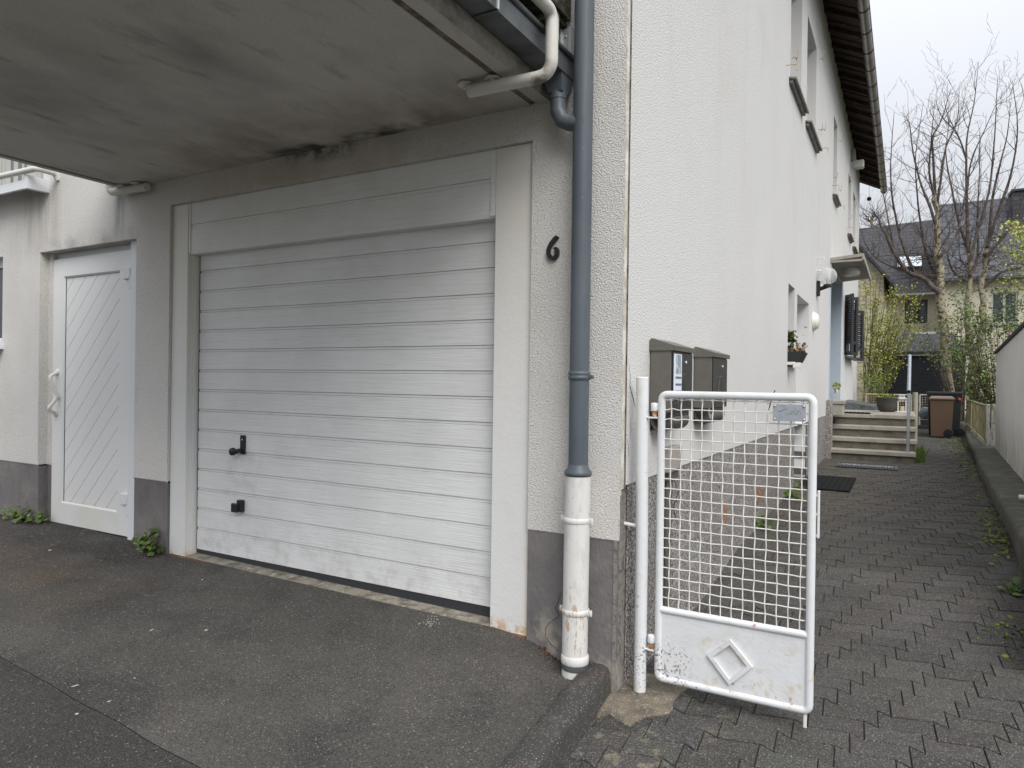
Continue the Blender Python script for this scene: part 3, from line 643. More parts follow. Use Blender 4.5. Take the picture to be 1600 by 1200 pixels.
# eaves, roof and gutter of the house
EX = .50
mb = MB()
mb.add([(-.1, -.4, 7.13), (EX, -.4, 6.83), (EX, 19.0, 6.83), (-.1, 19.0, 7.13)], [(0, 1, 2, 3)])
mb.add([(EX, -.4, 6.90), (-7, -.4, 10.6), (-7, 19.0, 10.6), (EX, 19.0, 6.90)], [(0, 1, 2, 3)])
mb.add([(EX, -.4, 6.83), (EX, 19, 6.83), (EX, 19, 6.9), (EX, -.4, 6.9)], [(0, 1, 2, 3)])
mb.add([(-.1, 19, 7.13), (EX, 19, 6.83), (EX, 19, 6.9), (-7, 19, 10.6), (-7, 19, 10.4)], [(0, 1, 2, 3, 4)])
mb.build('roof', m_wood_dark, house, label='dark timber eave with brown tiles above')
y_ = -.2; su_ = Vector((1, 0, -.5)).normalized(); sn_ = Vector((.5, 0, 1)).normalized()
while y_ < 18.9:
    mb = MB(); mb.obox((.21, y_, 6.94+random.uniform(-.008, .008)), su_, (0, 1, 0), sn_, (.32, .042, .04)); mb.build('rafter', m_wood_dark, house); y_ += .62
mb = MB(); y_ = -.3
while y_ < 19:       # stepped courses of boards and tile edges above the rafters
    mb.obox((.20, y_, 6.985), su_, Vector((.0, 1, .10)), sn_, (.33, .14, .012)); y_ += .3
mb.build('eave_boarding', m_wood_dark, house)
GXc, GZc = EX+.045, 6.80
mb = MB(); vs = []; n = 14
for j, yy in enumerate((-.5, 19.12)):
    for k in range(n+1):
        t = math.pi*k/n; vs.append((GXc-.078*math.cos(t), yy, GZc-.078*math.sin(t)+.02))
mb.add(vs, [(k, k+1, n+2+k, n+1+k) for k in range(n)], True)
mb.tube([(GXc+.078, -.5, GZc+.02), (GXc+.078, 19.12, GZc+.02)], .012, 8)
mb.add([vs[n+1+k] for k in range(n+1)], [tuple(range(n+1))])
gut = mb.build('gutter', m_gutter, house)
y_ = .3
while y_ < 19.1:
    mb = MB(); mb.tube([(GXc-.083*math.cos(math.pi*k/8), y_, GZc-.083*math.sin(math.pi*k/8)+.02) for k in range(9)], .007, 6); mb.build('gutter_bracket', m_black, gut); y_ += .72

# entrance: pale blue frame, threshold, door
mb = MB()
mb.box((-.26, 12.52, .80), (-.002, 12.568, 3.44)); mb.box((-.26, 10.02, .80), (.012, 10.07, 3.44)); mb.box((-.26, 10.0, 3.40), (.0, 12.52, 3.455))
mb.box((-.26, 11.0, .80), (-.10, 11.10, 3.40)); mb.box((-.02, 10.002, .9), (.02, 10.02, 3.46))
fr = mb.build('entrance_frame', m_bluegrey, house, label='pale blue entrance frame')
mb = MB(); mb.box((-.24, 11.10, .85), (-.21, 12.52, 3.40)); mb.build('door_leaf', m_glass, fr)
mb = MB(); mb.box((-.24, 10.07, .85), (-.21, 11.0, 3.40)); mb.build('side_light', m_glass, fr)
# pillar clad with stone chips and its pale cap, beside the steps
mb = MB(); mb.box((-.05, 9.62, -.2), (.088, 9.86, 1.075), .008); mb.build('entrance_pier', m_chip, house, label='stone chip pier beside the steps')
mb = MB(); mb.box((.0, 10.02, .80), (.23, 10.40, 1.0), .008); mb.box((-.02, 10.0, 1.002), (.25, 10.42, 1.06), .006); mb.build('entrance_block', m_step, house)
# bay foot: little sloping grey roof of the cellar light well beyond the door
mb = MB(); mb.extrude([(0, 12.9, .80), (.62, 12.9, .80), (.60, 12.9, .90), (0, 12.9, 1.0)], (0, 2.2, 0)); mb.build('light_well_cover', m_zinc, house)
# canopy
mb = MB()
q = [(-.01, 10.0, 3.455), (.515, 10.0, 3.50), (.515, 12.75, 3.50), (-.01, 12.75, 3.455)]
mb.extrude([Vector(p) for p in q], (0, 0, .05))
mb.box((.49, 9.985, 3.44), (.52, 12.765, 3.495)); mb.box((0, 9.985, 3.42), (.49, 10.0, 3.452))
cn = mb.build('canopy', m_canopy, house, label='flat grey canopy over the entrance')
mb = MB(); mb.lathe((.26, 11.1, 3.475), [(.13, 0), (.14, -.03), (.14, -.12), (.12, -.14), (0, -.145)], 24); mb.build('canopy_lamp', m_opal, cn)
# anthracite window shutters, open
def shutter(p0, p1, z0, z1):
    p0 = Vector(p0); p1 = Vector(p1); d = p1-p0; wl = d.length; d.normalize(); nrm = Vector((d.y, -d.x, 0)); zc = (z0+z1)/2
    mb = MB(); th = .022; uz = Vector((0, 0, 1))
    for t in (.035, wl-.035): mb.obox(p0.to_3d()+d.to_3d()*t+uz*zc, d.to_3d(), nrm, uz, (.035, th, (z1-z0)/2))
    for zz in (z0+.04, z1-.04, z0+.28): mb.obox(p0.to_3d()+d.to_3d()*wl/2+uz*zz, d.to_3d(), nrm, uz, (wl/2-.07, th*.9, .035))
    s_ = mb.build('shutter', m_shutter, house); mb = MB(); zz = z0+.34
    while zz < z1-.1:
        mb.obox(p0.to_3d()+d.to_3d()*wl/2+uz*zz, d.to_3d(), nrm+uz*.6, uz-nrm*.6, (wl/2-.07, .022, .005)); zz += .05
    mb.build('louvre', m_shutter, s_)
shutter((.02, 13.42, 0), (.17, 13.15, 0), 1.98, 3.26)
shutter((.02, 13.62, 0), (.22, 13.9, 0), 1.98, 3.26)
shutter((.07, 15.45, 0), (.24, 15.75, 0), 1.92, 3.14)
mb = MB(); mb.obox((.07, 14.5, 1.95), (1, 0, -.2), (0, 1, 0), (.2, 0, 1), (.08, 1.0, .015)); mb.build('window_sill', m_zinc, house)

# garage door
garage = None
def slats(mb, x0, x1, y, z0, z1, grooves, hw=.016):
    prof = [(y, z0)]
    for zg in sorted(grooves):
        prof += [(y, zg-.001), (y+.004, zg-.0005), (y+.011, zg-.0004), (y+.011, zg+.0014), (y+.0055, zg+.0015), (y+.0045, zg+hw-.001), (y+.011, zg+hw-.0009), (y+.011, zg+hw+.0006), (y+.002, zg+hw+.0007), (y, zg+hw+.003)]
    prof.append((y, z1)); n = len(prof)
    vs = [(x, a, b) for x in (x0, x1) for a, b in prof]
    mb.add(vs, [(i, n+i, n+i+1, i+1) for i in range(n-1) if not (prof[i][0] > y+.0105 and prof[i+1][0] > y+.0105)])
    mb.cm = 1; mb.add(vs, [(i, n+i, n+i+1, i+1) for i in range(n-1) if prof[i][0] > y+.0105 and prof[i+1][0] > y+.0105]); mb.cm = 0
P_ = (2.178-.236)/14; GR = [.236+P_*k-.004 for k in range(15)]
mb = MB(); slats(mb, -3.183, -.722, .10, .094, 2.30, GR)
gd = mb.build('garage_door', [m_garage, m_groove2], house, label='white slatted up and over garage door')
mb = MB(); mb.box((-3.30, .105, -.05), (-3.183, .16, 2.4)); mb.box((-3.183, .104, .02), (-.6, .15, .094)); mb.build('rubber_seal', m_seal, gd)
# lifting handle and lower latch
p = at(369, 695, 1, .08)
mb = MB(); mb.box((-2.738, .088, .792), (-2.690, .10, .918), .006); mb.lathe((-2.722, .088, .815), [(.014, 0), (.014, -.045), (0, -.046)], 12, (0, 1, 0))
mb.obox((-2.742, .055, .810), (1, 0, 0), (0, 1, 0), (0, 0, 1), (.024, .008, .014), .004); mb.lathe((-2.765, .062, .808), [(.026, 0), (.026, -.018), (.022, -.022), (0, -.022)], 16, (0, 1, 0))
mb.build('lifting_handle', m_black, gd)
mb = MB(); mb.lathe((-2.714, .0875, .888), [(.006, 0), (.006, -.002), (0, -.0025)], 10, (0, 1, 0)); mb.build('lock', m_alu, gd)
mb = MB(); mb.box((-2.738, .065, .405), (-2.692, .10, .485), .005); mb.box((-2.775, .05, .402), (-2.715, .070, .462), .007); mb.build('grip', m_black, gd)
mb = MB(); mb.box((-3.166, .088, 2.218), (-3.125, .10, 2.30)); mb.build('corner_fitting', m_mailbox, gd)
# trims
mb = MB(); mb.box((-.718, .022, -.1), (-.4915, .2, 2.5165), .004); tr = mb.build('garage_trim', m_trim, house, label='pale metal trim right of the garage door, rusty at its foot')
mb = MB(); mb.box((-3.383, .022, -.1), (-3.215, .2, 2.5165), .004); mb.box((-3.2145, .05, -.1), (-3.205, .2, 2.17)); mb.box((-3.2045, .065, -.1), (-3.196, .2, 2.17)); mb.build('garage_trim', m_trim, house, label='pale metal trim left of the garage door')
# header panel
mb = MB(); slats(mb, -3.196, -.752, .032, 2.178, 2.5165, [2.345], .022)
mb.box((-3.212, .026, 2.168), (-3.1965, .14, 2.5165)); mb.box((-.7515, .026, 2.168), (-.7195, .14, 2.5165), .002)
mb.add([(-3.21, .032, 2.178), (-.72, .032, 2.178), (-.72, .034, 2.160), (-3.21, .034, 2.160)], [(3, 2, 1, 0)])
mb.add([(-3.21, .034, 2.160), (-.72, .034, 2.160), (-.72, .13, 2.158), (-3.21, .13, 2.158)], [(3, 2, 1, 0)])
mb.build('header_panel', [m_garage, m_groove2], house, label='two board white panel above the garage door')
# threshold
mb = MB(); mb.extrude([(-3.21, .022, GA(-3.2, 0)+.006), (-3.21, .16, GA(-3.2, 0)+.028), (-3.21, .16, -.1), (-3.21, .022, -.1)], (2.49, 0, -.028)); mb.build('threshold', m_sillc, house)
mb = MB(); mb.extrude([(-3.36, .0, GA(-3.3, 0)+.004), (-3.36, .0215, GA(-3.3, 0)+.008), (-3.36, .0215, -.1), (-3.36, .0, -.1)], (2.86, 0, -.040)); mb.build('threshold_iron', m_rustiron, house)

# service door
LX0, LX1, LZ0, LZ1, LY = -5.025, -3.955, .088, 2.262, .075
st = .145
mb = MB()
def bevframe(mb, x0, x1, z0, z1, y, t, tb, dep):
    o_ = [(x0, z0), (x1, z0), (x1, z1), (x0, z1)]; i_ = [(x0+t, z0+tb), (x1-t, z0+tb), (x1-t, z1-t), (x0+t, z1-t)]; j_ = [(x0+t+.012, z0+tb+.012), (x1-t-.012, z0+tb+.012), (x1-t-.012, z1-t-.012), (x0+t+.012, z1-t-.012)]
    vs = [(a, y, b) for a, b in o_]+[(a, y, b) for a, b in i_]+[(a, y+dep, b) for a, b in j_]+[(a, y+.065, b) for a, b in o_]
    fs = []
    for k in range(4):
        l = (k+1) % 4; fs += [(k, l, 4+l, 4+k), (4+k, 4+l, 8+l, 8+k), (12+k, 12+l, l, k)]
    mb.add(vs, fs)
bevframe(mb, LX0, LX1, LZ0, LZ1, LY, st, .17, .014)
sdoor = mb.build('service_door', m_upvc, house, label='white plastic side door with diagonal boards')
mb = MB()       # diagonal board panel as real boards with V gaps
px0, px1, pz0, pz1 = LX0+st+.010, LX1-st-.010, LZ0+.18, LZ1-st-.010
mb.box((px0, LY+.024, pz0), (px1, LY+.03, pz1))
from math import sqrt
def clip(poly, f):
    out_ = []
    for i in range(len(poly)):
        a, b = poly[i], poly[(i+1) % len(poly)]; fa, fb = f(a), f(b)
        if fa >= 0: out_.append(a)
        if (fa >= 0) != (fb >= 0):
            t = fa/(fa-fb); out_.append((a[0]+(b[0]-a[0])*t, a[1]+(b[1]-a[1])*t))
    return out_
pitch = .165; c_ = (pz0-px1); rect = [(px0, pz0), (px1, pz0), (px1, pz1), (px0, pz1)]
while c_ < pz1-px0:      # lines z = x + c
    lo, hi = c_+.003, c_+pitch-.003
    pl = clip(rect, lambda p: p[1]-p[0]-lo); pl = clip(pl, lambda p: hi-(p[1]-p[0])) if len(pl) > 2 else []
    if len(pl) > 2: mb.extrude([(a, LY+.018, b) for a, b in pl], (0, .005, 0))
    c_ += pitch
mb.build('diagonal_boards', m_upvc, sdoor)
mb = MB(); mb.box((px0-.003, LY+.015, pz0), (px0+.006, LY+.0175, pz1+.002)); mb.box((px0-.003, LY+.015, pz1-.004), (px1, LY+.0175, pz1+.004)); mb.build('glazing_gasket', m_seal, sdoor)
# fixed frame
mb = MB(); mb.box((DX0+.05, .11, -.05), (LX0-.004, .2, DZ1)); mb.box((LX0-.004, .118, LZ1-.05), (DX1, .2, DZ1)); mb.box((LX1+.020, .075, -.1), (LX1+.040, .2, LZ1+.03)); mb.box((LX1+.034, .05, -.1), (DX1+.1, .2, DZ1-.001))
mb.build('door_frame', m_upvc2, house)
mb = MB(); mb.box((LX0-.003, .125, LZ0), (LX0+.03, .15, LZ1)); mb.box((LX1-.002, .11, LZ0-.02), (LX1+.021, .15, LZ1)); mb.box((LX0, .11, LZ0-.06), (LX1, .14, LZ0)); mb.build('door_gap_shade', m_groove, house)  # dark strips stand in for shade in the gaps round the leaf
# handle
hp = [(-4.925, LY, 1.325), (-4.925, LY-.085, 1.30), (-4.925, LY-.03, 1.12), (-4.925, LY-.105, 1.00), (-4.925, LY, .99)]
hp = [at(90, 582, 1, LY), at(77, 588, 1, LY-.075), at(90, 621, 1, LY-.02), at(74, 640, 1, LY-.085), at(88, 646, 1, LY)]
mb = MB(); mb.tube(arc_pts(hp, .035), .014, 12)
for q in (hp[0], hp[4]): mb.lathe(q, [(.026, 0), (.026, -.012), (.022, -.016), (0, -.016)], 16, (0, 1, 0))
mb.tube([at(90, 621, 1, LY), hp[2]], .012, 8); mb.build('door_handle', m_lantern, sdoor)
for zc in (2.05, .34):
    mb = MB(); mb.box((LX1-.075, LY-.022, zc-.01), (LX1+.018, LY-.001, zc+.075), .004); mb.box((LX1+.000, LY-.022, zc-.09), (LX1+.030, LY+.02, zc+.01), .005); mb.build('hinge', m_upvc2, sdoor)

# upper left window with rail and sill, lower left window
def bxw(mb, x0, x1, y0, y1, z0, z1): mb.box((x0, y0, z0), (x1, y1, z1))
o1 = window(None, (-7.4, -5.05, 2.90, 4.2), .12, axis='front', curtain=True, label='white framed upper window with pale sill and rail')
mb = MB(); mb.obox((-6.2, -.02, 2.885), (1, 0, 0), (0, 1, .18), (0, -.18, 1), (1.22, .13, .012)); mb.box((-7.42, -.16, 2.80), (-4.99, -.135, 2.87)); mb.box((-5.01, -.165, 2.795), (-4.96, .0, 2.90)); mb.build('sill_board', m_upvc2, o1)
ra, rb, rc = at(0, 276, 1, -.17), at(58, 263, 1, -.17), at(87, 271, 1, -.02)
mb = MB(); mb.tube(arc_pts([tuple(ra+(ra-rb)*3), tuple(rb), tuple(rc), (rc.x, .0, rc.z-.05)], .035), .024, 12); mb.build('window_rail', m_railing, o1)
o2 = window(None, (-7.2, -5.69, 1.56, 2.33), .08, axis='front', label='ground floor window at the left edge')
mb = MB(); mb.box((-7.25, -.10, 1.525), (-5.66, .08, 1.56)); mb.build('sill_board', m_upvc2, o2)

# ------------------------------------------------------------------ balcony slab over the garage, part of the house
SZ = 2.695
mb = MB()
mb.box((-3.83, -2.15, SZ), (-.505, 0, SZ+.16)); mb.box((-3.905, -2.15, SZ-.004), (-3.855, 0, SZ+.16)); mb.box((-3.855, -2.15, SZ+.012), (-3.83, 0, SZ+.16))
mb.box((-.470, -2.15, SZ), (-.396, 0, SZ+.075)); mb.box((-.505, -2.15, SZ+.012), (-.470, 0, SZ+.16)); mb.box((-.470, -2.15, SZ+.0755), (-.50, 0, SZ+.16))
slab = mb.build('balcony_slab', m_conc, house, label='stained grey concrete balcony slab over the garage')
mb = MB(); vs = []; n = 60         # rough broken lower edge of the slab
for i in range(n+1):
    y_ = -2.15+2.15*i/n; a = .014+.008*mnoise.noise(Vector((y_*9, 0, 0))); b = .010+.008*mnoise.noise(Vector((y_*13, 4, 0)))
    vs += [(-.396, y_, SZ-.001), (-.389+a*.2, y_, SZ+.002+b), (-.381, y_, SZ+.018+a), (-.381, y_, SZ+.075), (-.396, y_, SZ+.075)]
mb.add(vs, [(i*5+k, i*5+k+1, (i+1)*5+k+1, (i+1)*5+k) for i in range(n) for k in range(4)]); mb.build('slab_edge', m_conc_edge, slab)
mb = MB(); mb.box((-.5045, -2.15, SZ+.0055), (-.4705, -.001, SZ+.011)); mb.build('drip_groove', m_conc_groove, slab)
mb = MB(); mb.box((-3.8545, -2.15, SZ+.004), (-3.8305, -.001, SZ+.011)); mb.build('drip_groove', m_groove, slab)
# zinc box gutter along the slab edge
mb = MB(); g0, g1, gz = -.378, -.262, 2.768
ys2 = [-2.15, -.735, -.005]
for (ya, yb, e) in ((-2.15, -.73, .0), (-.745, -.012, .004)):
    mb.add([(g0, ya, gz+.09), (g0, ya, gz-e), (g1, ya, gz-e), (g1, ya, gz+.088), (g0, yb, gz+.09), (g0, yb, gz-e), (g1+e*.3, yb, gz-e), (g1+e*.3, yb, gz+.088)], [(0, 1, 5, 4), (1, 2, 6, 5), (2, 3, 7, 6)])
    mb.add([(g0, yb, gz-e), (g1+e*.3, yb, gz-e), (g1+e*.3, yb, gz+.088), (g0, yb, gz+.09)], [(0, 1, 2, 3)])
mb.tube([(g1+.006, -2.15, gz+.094), (g1+.006, -.012, gz+.094)], .012, 10)
mb.build('box_gutter', m_zinc, house, label='grey zinc box gutter along the balcony edge')
mb = MB(); mb.lathe((g1+.006, -.745, gz+.094), [(.015, -.012), (.015, .012)], 10, (0, 1, 0)); mb.box((g1-.002, -.75, gz), (g1+.006, -.735, gz+.09)); mb.build('gutter_joint', m_alu, house)
# funnel and elbow into the main downpipe
EY = -.085
mb = MB(); c0 = Vector((-.305, EY, gz-.002))
mb.add([(-.375, EY-.06, gz), (-.265, EY-.06, gz), (-.265, EY+.06, gz), (-.375, EY+.06, gz), (-.345, EY-.035, gz-.085), (-.275, EY-.035, gz-.085), (-.275, EY+.035, gz-.085), (-.345, EY+.035, gz-.085)], [(0, 1, 5, 4), (1, 2, 6, 5), (2, 3, 7, 6), (3, 0, 4, 7)])
el = [(-.31, EY, gz-.06), (-.31, EY, gz-.12), (-.308, EY, gz-.17), (-.285, EY, gz-.215), (-.245, EY, gz-.235), (-.19, EY, gz-.245), (-.16, EY, gz-.25)]
mb.tube(el, [.038]*7, 16); mb.lathe((-.31, EY, gz-.10), [(.0405, -.012), (.0405, .012)], 16)
mb.build('gutter_outlet', m_pipe, house, label='dark funnel and elbow into the downpipe')
# main downpipe: blue-grey above, painted iron below
PX, PY = -.181, -.08
mb = MB(); mb.tube([(PX, PY, .87), (PX, PY, 7.0)], .0465, 28); mb.lathe((PX, PY, .862), [(.055, 0), (.064, .004), (.0655, .014), (.063, .024), (.053, .034), (.0465, .055)], 28)
mb.lathe((PX, PY, 1.335), [(.047, -.022), (.0525, -.018), (.0525, -.002), (.050, 0), (.0525, .003), (.0525, .016), (.047, .02)], 28); mb.box((PX+.048, PY-.012, 1.32), (PX+.072, PY+.006, 1.338), .003)
dp = mb.build('downpipe', m_pipe, house, label='blue grey plastic downpipe')
PLX = -.1835
mb = MB(); mb.tube([(PLX+.003, PY, .862), (PLX, PY, .45), (PLX-.002, PY, -.078)], .0605, 28)
lp = mb.build('lower_downpipe', m_pipe_white, house, label='chipped white painted iron lower downpipe')
for zc in (.655, .225, .0):
    mb = MB(); big = .008 if zc > .1 else .016
    mb.lathe((PLX, PY, zc), [(.061, -big-.006), (.0655, -big), (.0655, big), (.061, big+.006)], 28)
    for s_ in (-1, 1):
        if zc > .1: mb.lathe((PLX+s_*.076, PY, zc), [(.007, -.012), (.009, 0), (.007, .012)], 8); mb.obox((PLX+s_*.070, PY, zc), (1, 0, 0), (0, 1, 0), (0, 0, 1), (.012, .004, .014))
    mb.build('pipe_clamp', m_pipe_white, lp)
mb = MB(); mb.lathe((PLX, PY, -.045), [(.063, 0), (.065, .03), (.063, .035)], 28); mb.build('pipe_collar', m_zinc, lp)
# railing: bracket pipe under the slab, rising past its edge
RX = -.205
p0 = Vector((-.66, -.40, 2.645)); p1 = Vector((RX, -.37, 2.665)); p2 = Vector((RX, -.37, 3.02)); p3 = Vector((RX-.005, -2.4, 3.02))
A0 = at(733, 143, 1, -.40)
p0 = at(733, 143, 2, 2.652); p1 = at(862, 117, 1, p0.y+.02); p2 = at(862, 18, 1, p1.y); p3 = Vector((p2.x, -2.1, p2.z))
mb = MB(); mb.tube(arc_pts([p0, p1, p2], .075, 8)[:-1]+arc_pts([p1, p2, p3], .05, 8)[1:], .0285, 16)
rail = mb.build('railing', m_railing, house, label='cream painted railing tube bent round the slab edge')
for fx in (728, 770):
    q = at(fx, 131 if fx == 728 else 122, 2, 2.690)
    mb = MB(); mb.lathe((q.x, q.y, 2.686), [(.040, -.004), (.040, .004)], 6, smooth=False); mb.lathe((q.x, q.y, 2.680), [(.013, -.014), (.013, .004)], 6, smooth=False); mb.tube([(q.x+.01, q.y-.005, 2.68), (q.x+.012, q.y-.006, 2.655)], .005, 6); mb.build('fixing_plate', m_railing, rail)
mb = MB(); q = at(868, 20, 1, -.12); mb.box((q.x-.016, -.14, 2.86), (q.x+.016, -.11, 3.6), .004); mb.build('railing_post', m_railing, rail)
# left bracket
a0 = at(230, 292, 2, 2.655); a1 = at(172, 301, 1, a0.y-.01); a2 = Vector((a1.x, a1.y, a1.z+.25))
mb = MB(); mb.tube(arc_pts([a0, a1, a2], .05, 8), .0285, 14); rl = mb.build('railing', m_railing, house, label='cream railing tube end at the left corner of the slab')
for fx, fy in ((190, 290), (213, 286)):
    q = at(fx, fy, 2, 2.690); mb = MB(); mb.lathe((q.x, q.y, 2.686), [(.038, -.004), (.038, .004)], 6, smooth=False); mb.lathe((q.x, q.y, 2.68), [(.013, -.012), (.013, .004)], 6, smooth=False); mb.build('fixing_plate', m_railing, rl)
# mossy timber and dark decking above the slab, white profile at the wall
mb = MB(); mb.box((-.50, -2.15, 2.872), (-.44, -.02, 3.02)); mb.box((-.60, -2.15, 3.025), (-.30, -.02, 3.05)); mb.box((-.36, -2.15, 3.055), (-.28, -.02, 3.20)); mb.box((-3.9, -2.15, 2.87), (-.51, -.01, 3.0))
for i in range(8): mb.box((-.58, -2.1+i*.27, 2.99), (-.31, -2.02+i*.27, 3.02))
mb.build('balcony_timber', m_moss_wood, house, label='dark mossy timber edge above the gutter')
mb = MB(); q = at(884, 85, 1, -.03); mb.box((q.x-.035, -.045, 2.84), (q.x-.022, -.001, 3.02)); mb.box((q.x-.022, -.03, 2.84), (q.x+.02, -.001, 3.02)); mb.box((q.x+.02, -.045, 2.84), (q.x+.033, -.001, 3.02)); mb.lathe((q.x, -.031, 2.98), [(.006, 0), (.006, -.003), (0, -.003)], 8, (0, 1, 0)); mb.build('wall_flashing', m_alu, house)
mb = MB(); mb.box((-.46, -.012, 2.84), (-.37, -.002, 2.99)); mb.build('torn_membrane', m_curtain, house)

# ------------------------------------------------------------------ house number
hn = MB()
stroke = [(668, 212, 4), (610, 215, 60), (560, 260, 62), (500, 330, 60), (430, 430, 62), (375, 530, 60), (345, 640, 60), (350, 740, 62), (385, 820, 62), (440, 870, 62), (490, 880, 60), (560, 845, 62), (605, 780, 64), (625, 700, 60), (618, 620, 56), (585, 565, 48), (545, 570, 30), (505, 590, 4)]
pts = [(at(840+a/20, 360+b/20, 1, -.008), w_/20*.00275*1.12) for a, b, w_ in stroke]
front_v = []; n = len(pts)
for i, (p, w_) in enumerate(pts):
    d = (pts[min(i+1, n-1)][0]-pts[max(i-1, 0)][0]).normalized(); nn = Vector((-d.z, 0, d.x)); front_v += [p+nn*w_, p-nn*w_]
vs = [Vector((v.x, -.018, v.z)) for v in front_v]+[Vector((v.x, -.002, v.z)) for v in front_v]; m_ = 2*n; fs = []
for i in range(n-1):
    a = 2*i; fs += [(a, a+1, a+3, a+2), (m_+a, m_+a+2, m_+a+3, m_+a+1), (a, a+2, m_+a+2, m_+a), (a+1, m_+a+1, m_+a+3, a+3)]
fs += [(0, m_, m_+1, 1), (m_-2, m_-1, 2*m_-1, 2*m_-2)]
hn.add(vs, fs); o = hn.build('house_number', m_iron, loc=(-.37, 0, 1.96)); tag(o, 'black hammered iron house number 6 on the front wall beside the downpipe', 'house number')

# ------------------------------------------------------------------ gate and post
gp = thing('gate_post', 'round white steel post that carries the mesh gate', 'post', (.09, .10, -.16))
mb = MB(); q0 = at(1003.5, 589, 1, .10); q1 = at(999.5, 1072, 1, .10)
mb.tube([(q1.x, .10, -.20), (q1.x+.001, .10, .5), (q0.x, .10, q0.z-.004)], .0292, 20); mb.lathe((q0.x, .10, q0.z-.004), [(.0292, 0), (.027, .004), (0, .0045)], 20); mb.build('post_tube', m_gate, gp)
for (zz, yy) in ((1.145, 0), (.05, 0)):
    mb = MB(); mb.box((q1.x+.02, .084, zz-.008), (.145, .116, zz), .003); mb.build('hinge_lug', m_gate, gp)
    mb = MB(); mb.lathe((.128, .10, zz+.001), [(.013, 0), (.013, .02), (.011, .022)], 12); mb.build('hinge_pin', m_rust, gp)
mb = MB(); mb.tube([(.06, .1, .62), (-.02, .1, .625)], .010, 8); mb.build('wall_fixing', m_gate, gp)
gate = thing('garden_gate', 'white garden gate of woven wire mesh over a sheet panel with diamond', 'gate', (.16, .10, -.09))
gx0, gx1, gz0, gz1, gy = .163, .820, -.078, 1.252, .10
tR = .0175
c0 = [(gx0+tR*0, gy, gz0+.012), (gx0, gy, gz1), (gx1, gy, gz1+.0), (gx1, gy, gz0-.012)]
pl = arc_pts([(gx0, gy, .5), (gx0, gy, gz1), (gx1, gy, gz1), (gx1, gy, gz0), (gx0, gy, gz0), (gx0, gy, .5)], .03, 5)
mb = MB(); mb.tube(pl, tR, 14, caps=False); mb.build('gate_frame', m_gate, gate)
mb = MB(); mb.tube([(gx0+.01, gy, .243), (gx1-.01, gy, .243)], .0165, 14); mb.build('cross_rail', m_gate, gate)
# woven, crimped wires
mb = MB(); xs_ = [.209+(.779-.209)*i/12 for i in range(13)]; pz = (1.229-.302)/20; zs_ = [1.229-pz*k for k in range(22)]
wr = .0030
for i, x in enumerate(xs_):
    pts = []; z = .25
    while z <= gz1-.01:
        ph = (z-zs_[0])/pz; s_ = math.cos(math.pi*ph)*(1 if i % 2 else -1)
        pts.append((x+.0012*math.sin(z*40+i), gy+.0034*s_, z)); z += pz/4
    mb.tube(pts, wr, 6)
for k, z in enumerate(zs_):
    pts = []; x = gx0+.008
    dx = (xs_[1]-xs_[0])
    while x <= gx1-.008+1e-6:
        ph = (x-xs_[0])/dx; s_ = math.cos(math.pi*ph)*(1 if k % 2 else -1)*(-1)*(-1 if True else 1)
        jit = .004*math.exp(-((x-gx0)/.12)**2)*math.sin(x*90+k)*(1 if k < 3 else .2)
        pts.append((x, gy+.0034*s_, z+.0006*math.sin(x*37+k*2)+jit)); x += dx/4
    mb.tube(pts, wr, 6)
mb.build('wire_mesh', m_wire, gate)
mb = MB()
for x in xs_: mb.box((x-.006, gy-.004, gz1-.030), (x+.006, gy+.004, gz1-.016), .002)
mb.build('weld_tabs', m_wire, gate)
mb = MB(); nxp, nzp = 26, 14; vs = []
for j in range(nzp+1):
    for i in range(nxp+1):
        x = gx0+(gx1-gx0)*i/nxp; z = gz0+(.243-gz0)*j/nzp; e = math.sin(math.pi*i/nxp)*math.sin(math.pi*j/nzp)
        vs.append((x, gy-.006+.004*e*mnoise.noise(Vector((x*7, z*7, 5))), z))
mb.add(vs, [(j*(nxp+1)+i, j*(nxp+1)+i+1, (j+1)*(nxp+1)+i+1, (j+1)*(nxp+1)+i) for j in range(nzp) for i in range(nxp)], True)
mb.box((gx0+.015, gy+.003, gz0+.015), (gx1-.015, gy+.005, .235)); pan = mb.build('sheet_panel', m_gate, gate)
dm = [at(a, b, 1, .088) for a, b in ((1141, 999), (1176, 1042), (1140, 1070), (1105, 1023))]; dc = sum(dm, Vector())/4
mb = MB(); ot = [Vector((p.x, .081, p.z)) for p in dm]; it = [Vector((dc.x+(p.x-dc.x)*.76, .081, dc.z+(p.z-dc.z)*.76)) for p in dm]
b2 = [Vector((p.x, .0945, p.z)) for p in ot]; b3 = [Vector((p.x, .0945, p.z)) for p in it]
mb.add(ot+it+b2+b3, [f for k in range(4) for f in ((k, (k+1) % 4, 4+(k+1) % 4, 4+k), (8+k, 8+(k+1) % 4, (k+1) % 4, k), (4+k, 4+(k+1) % 4, 12+(k+1) % 4, 12+k))]); mb.build('diamond_frame', m_gate, pan)
q0 = at(1208, 631, 1, .078); q1 = at(1259, 659, 1, .078)
mb = MB(); mb.box((q0.x, .076, q1.z), (q1.x, .080, q0.z), .001); pt = mb.build('name_plate', mat('dull_aluminium', (.42, .45, .49), .45, metallic=.3, layers=[dict(c=(.3, .32, .36), s=40, lo=.45, hi=.7, amt=.6)]), gate, label='blank dull metal plate with scratched marks')
mb = MB()
for (x, z) in ((q0.x+.007, q0.z-.008), (q1.x-.007, q0.z-.008), (q0.x+.007, q1.z+.008), (q1.x-.007, q1.z+.008)): mb.lathe((x, .076, z), [(.005, 0), (.004, -.004), (0, -.005)], 8, (0, 1, 0))
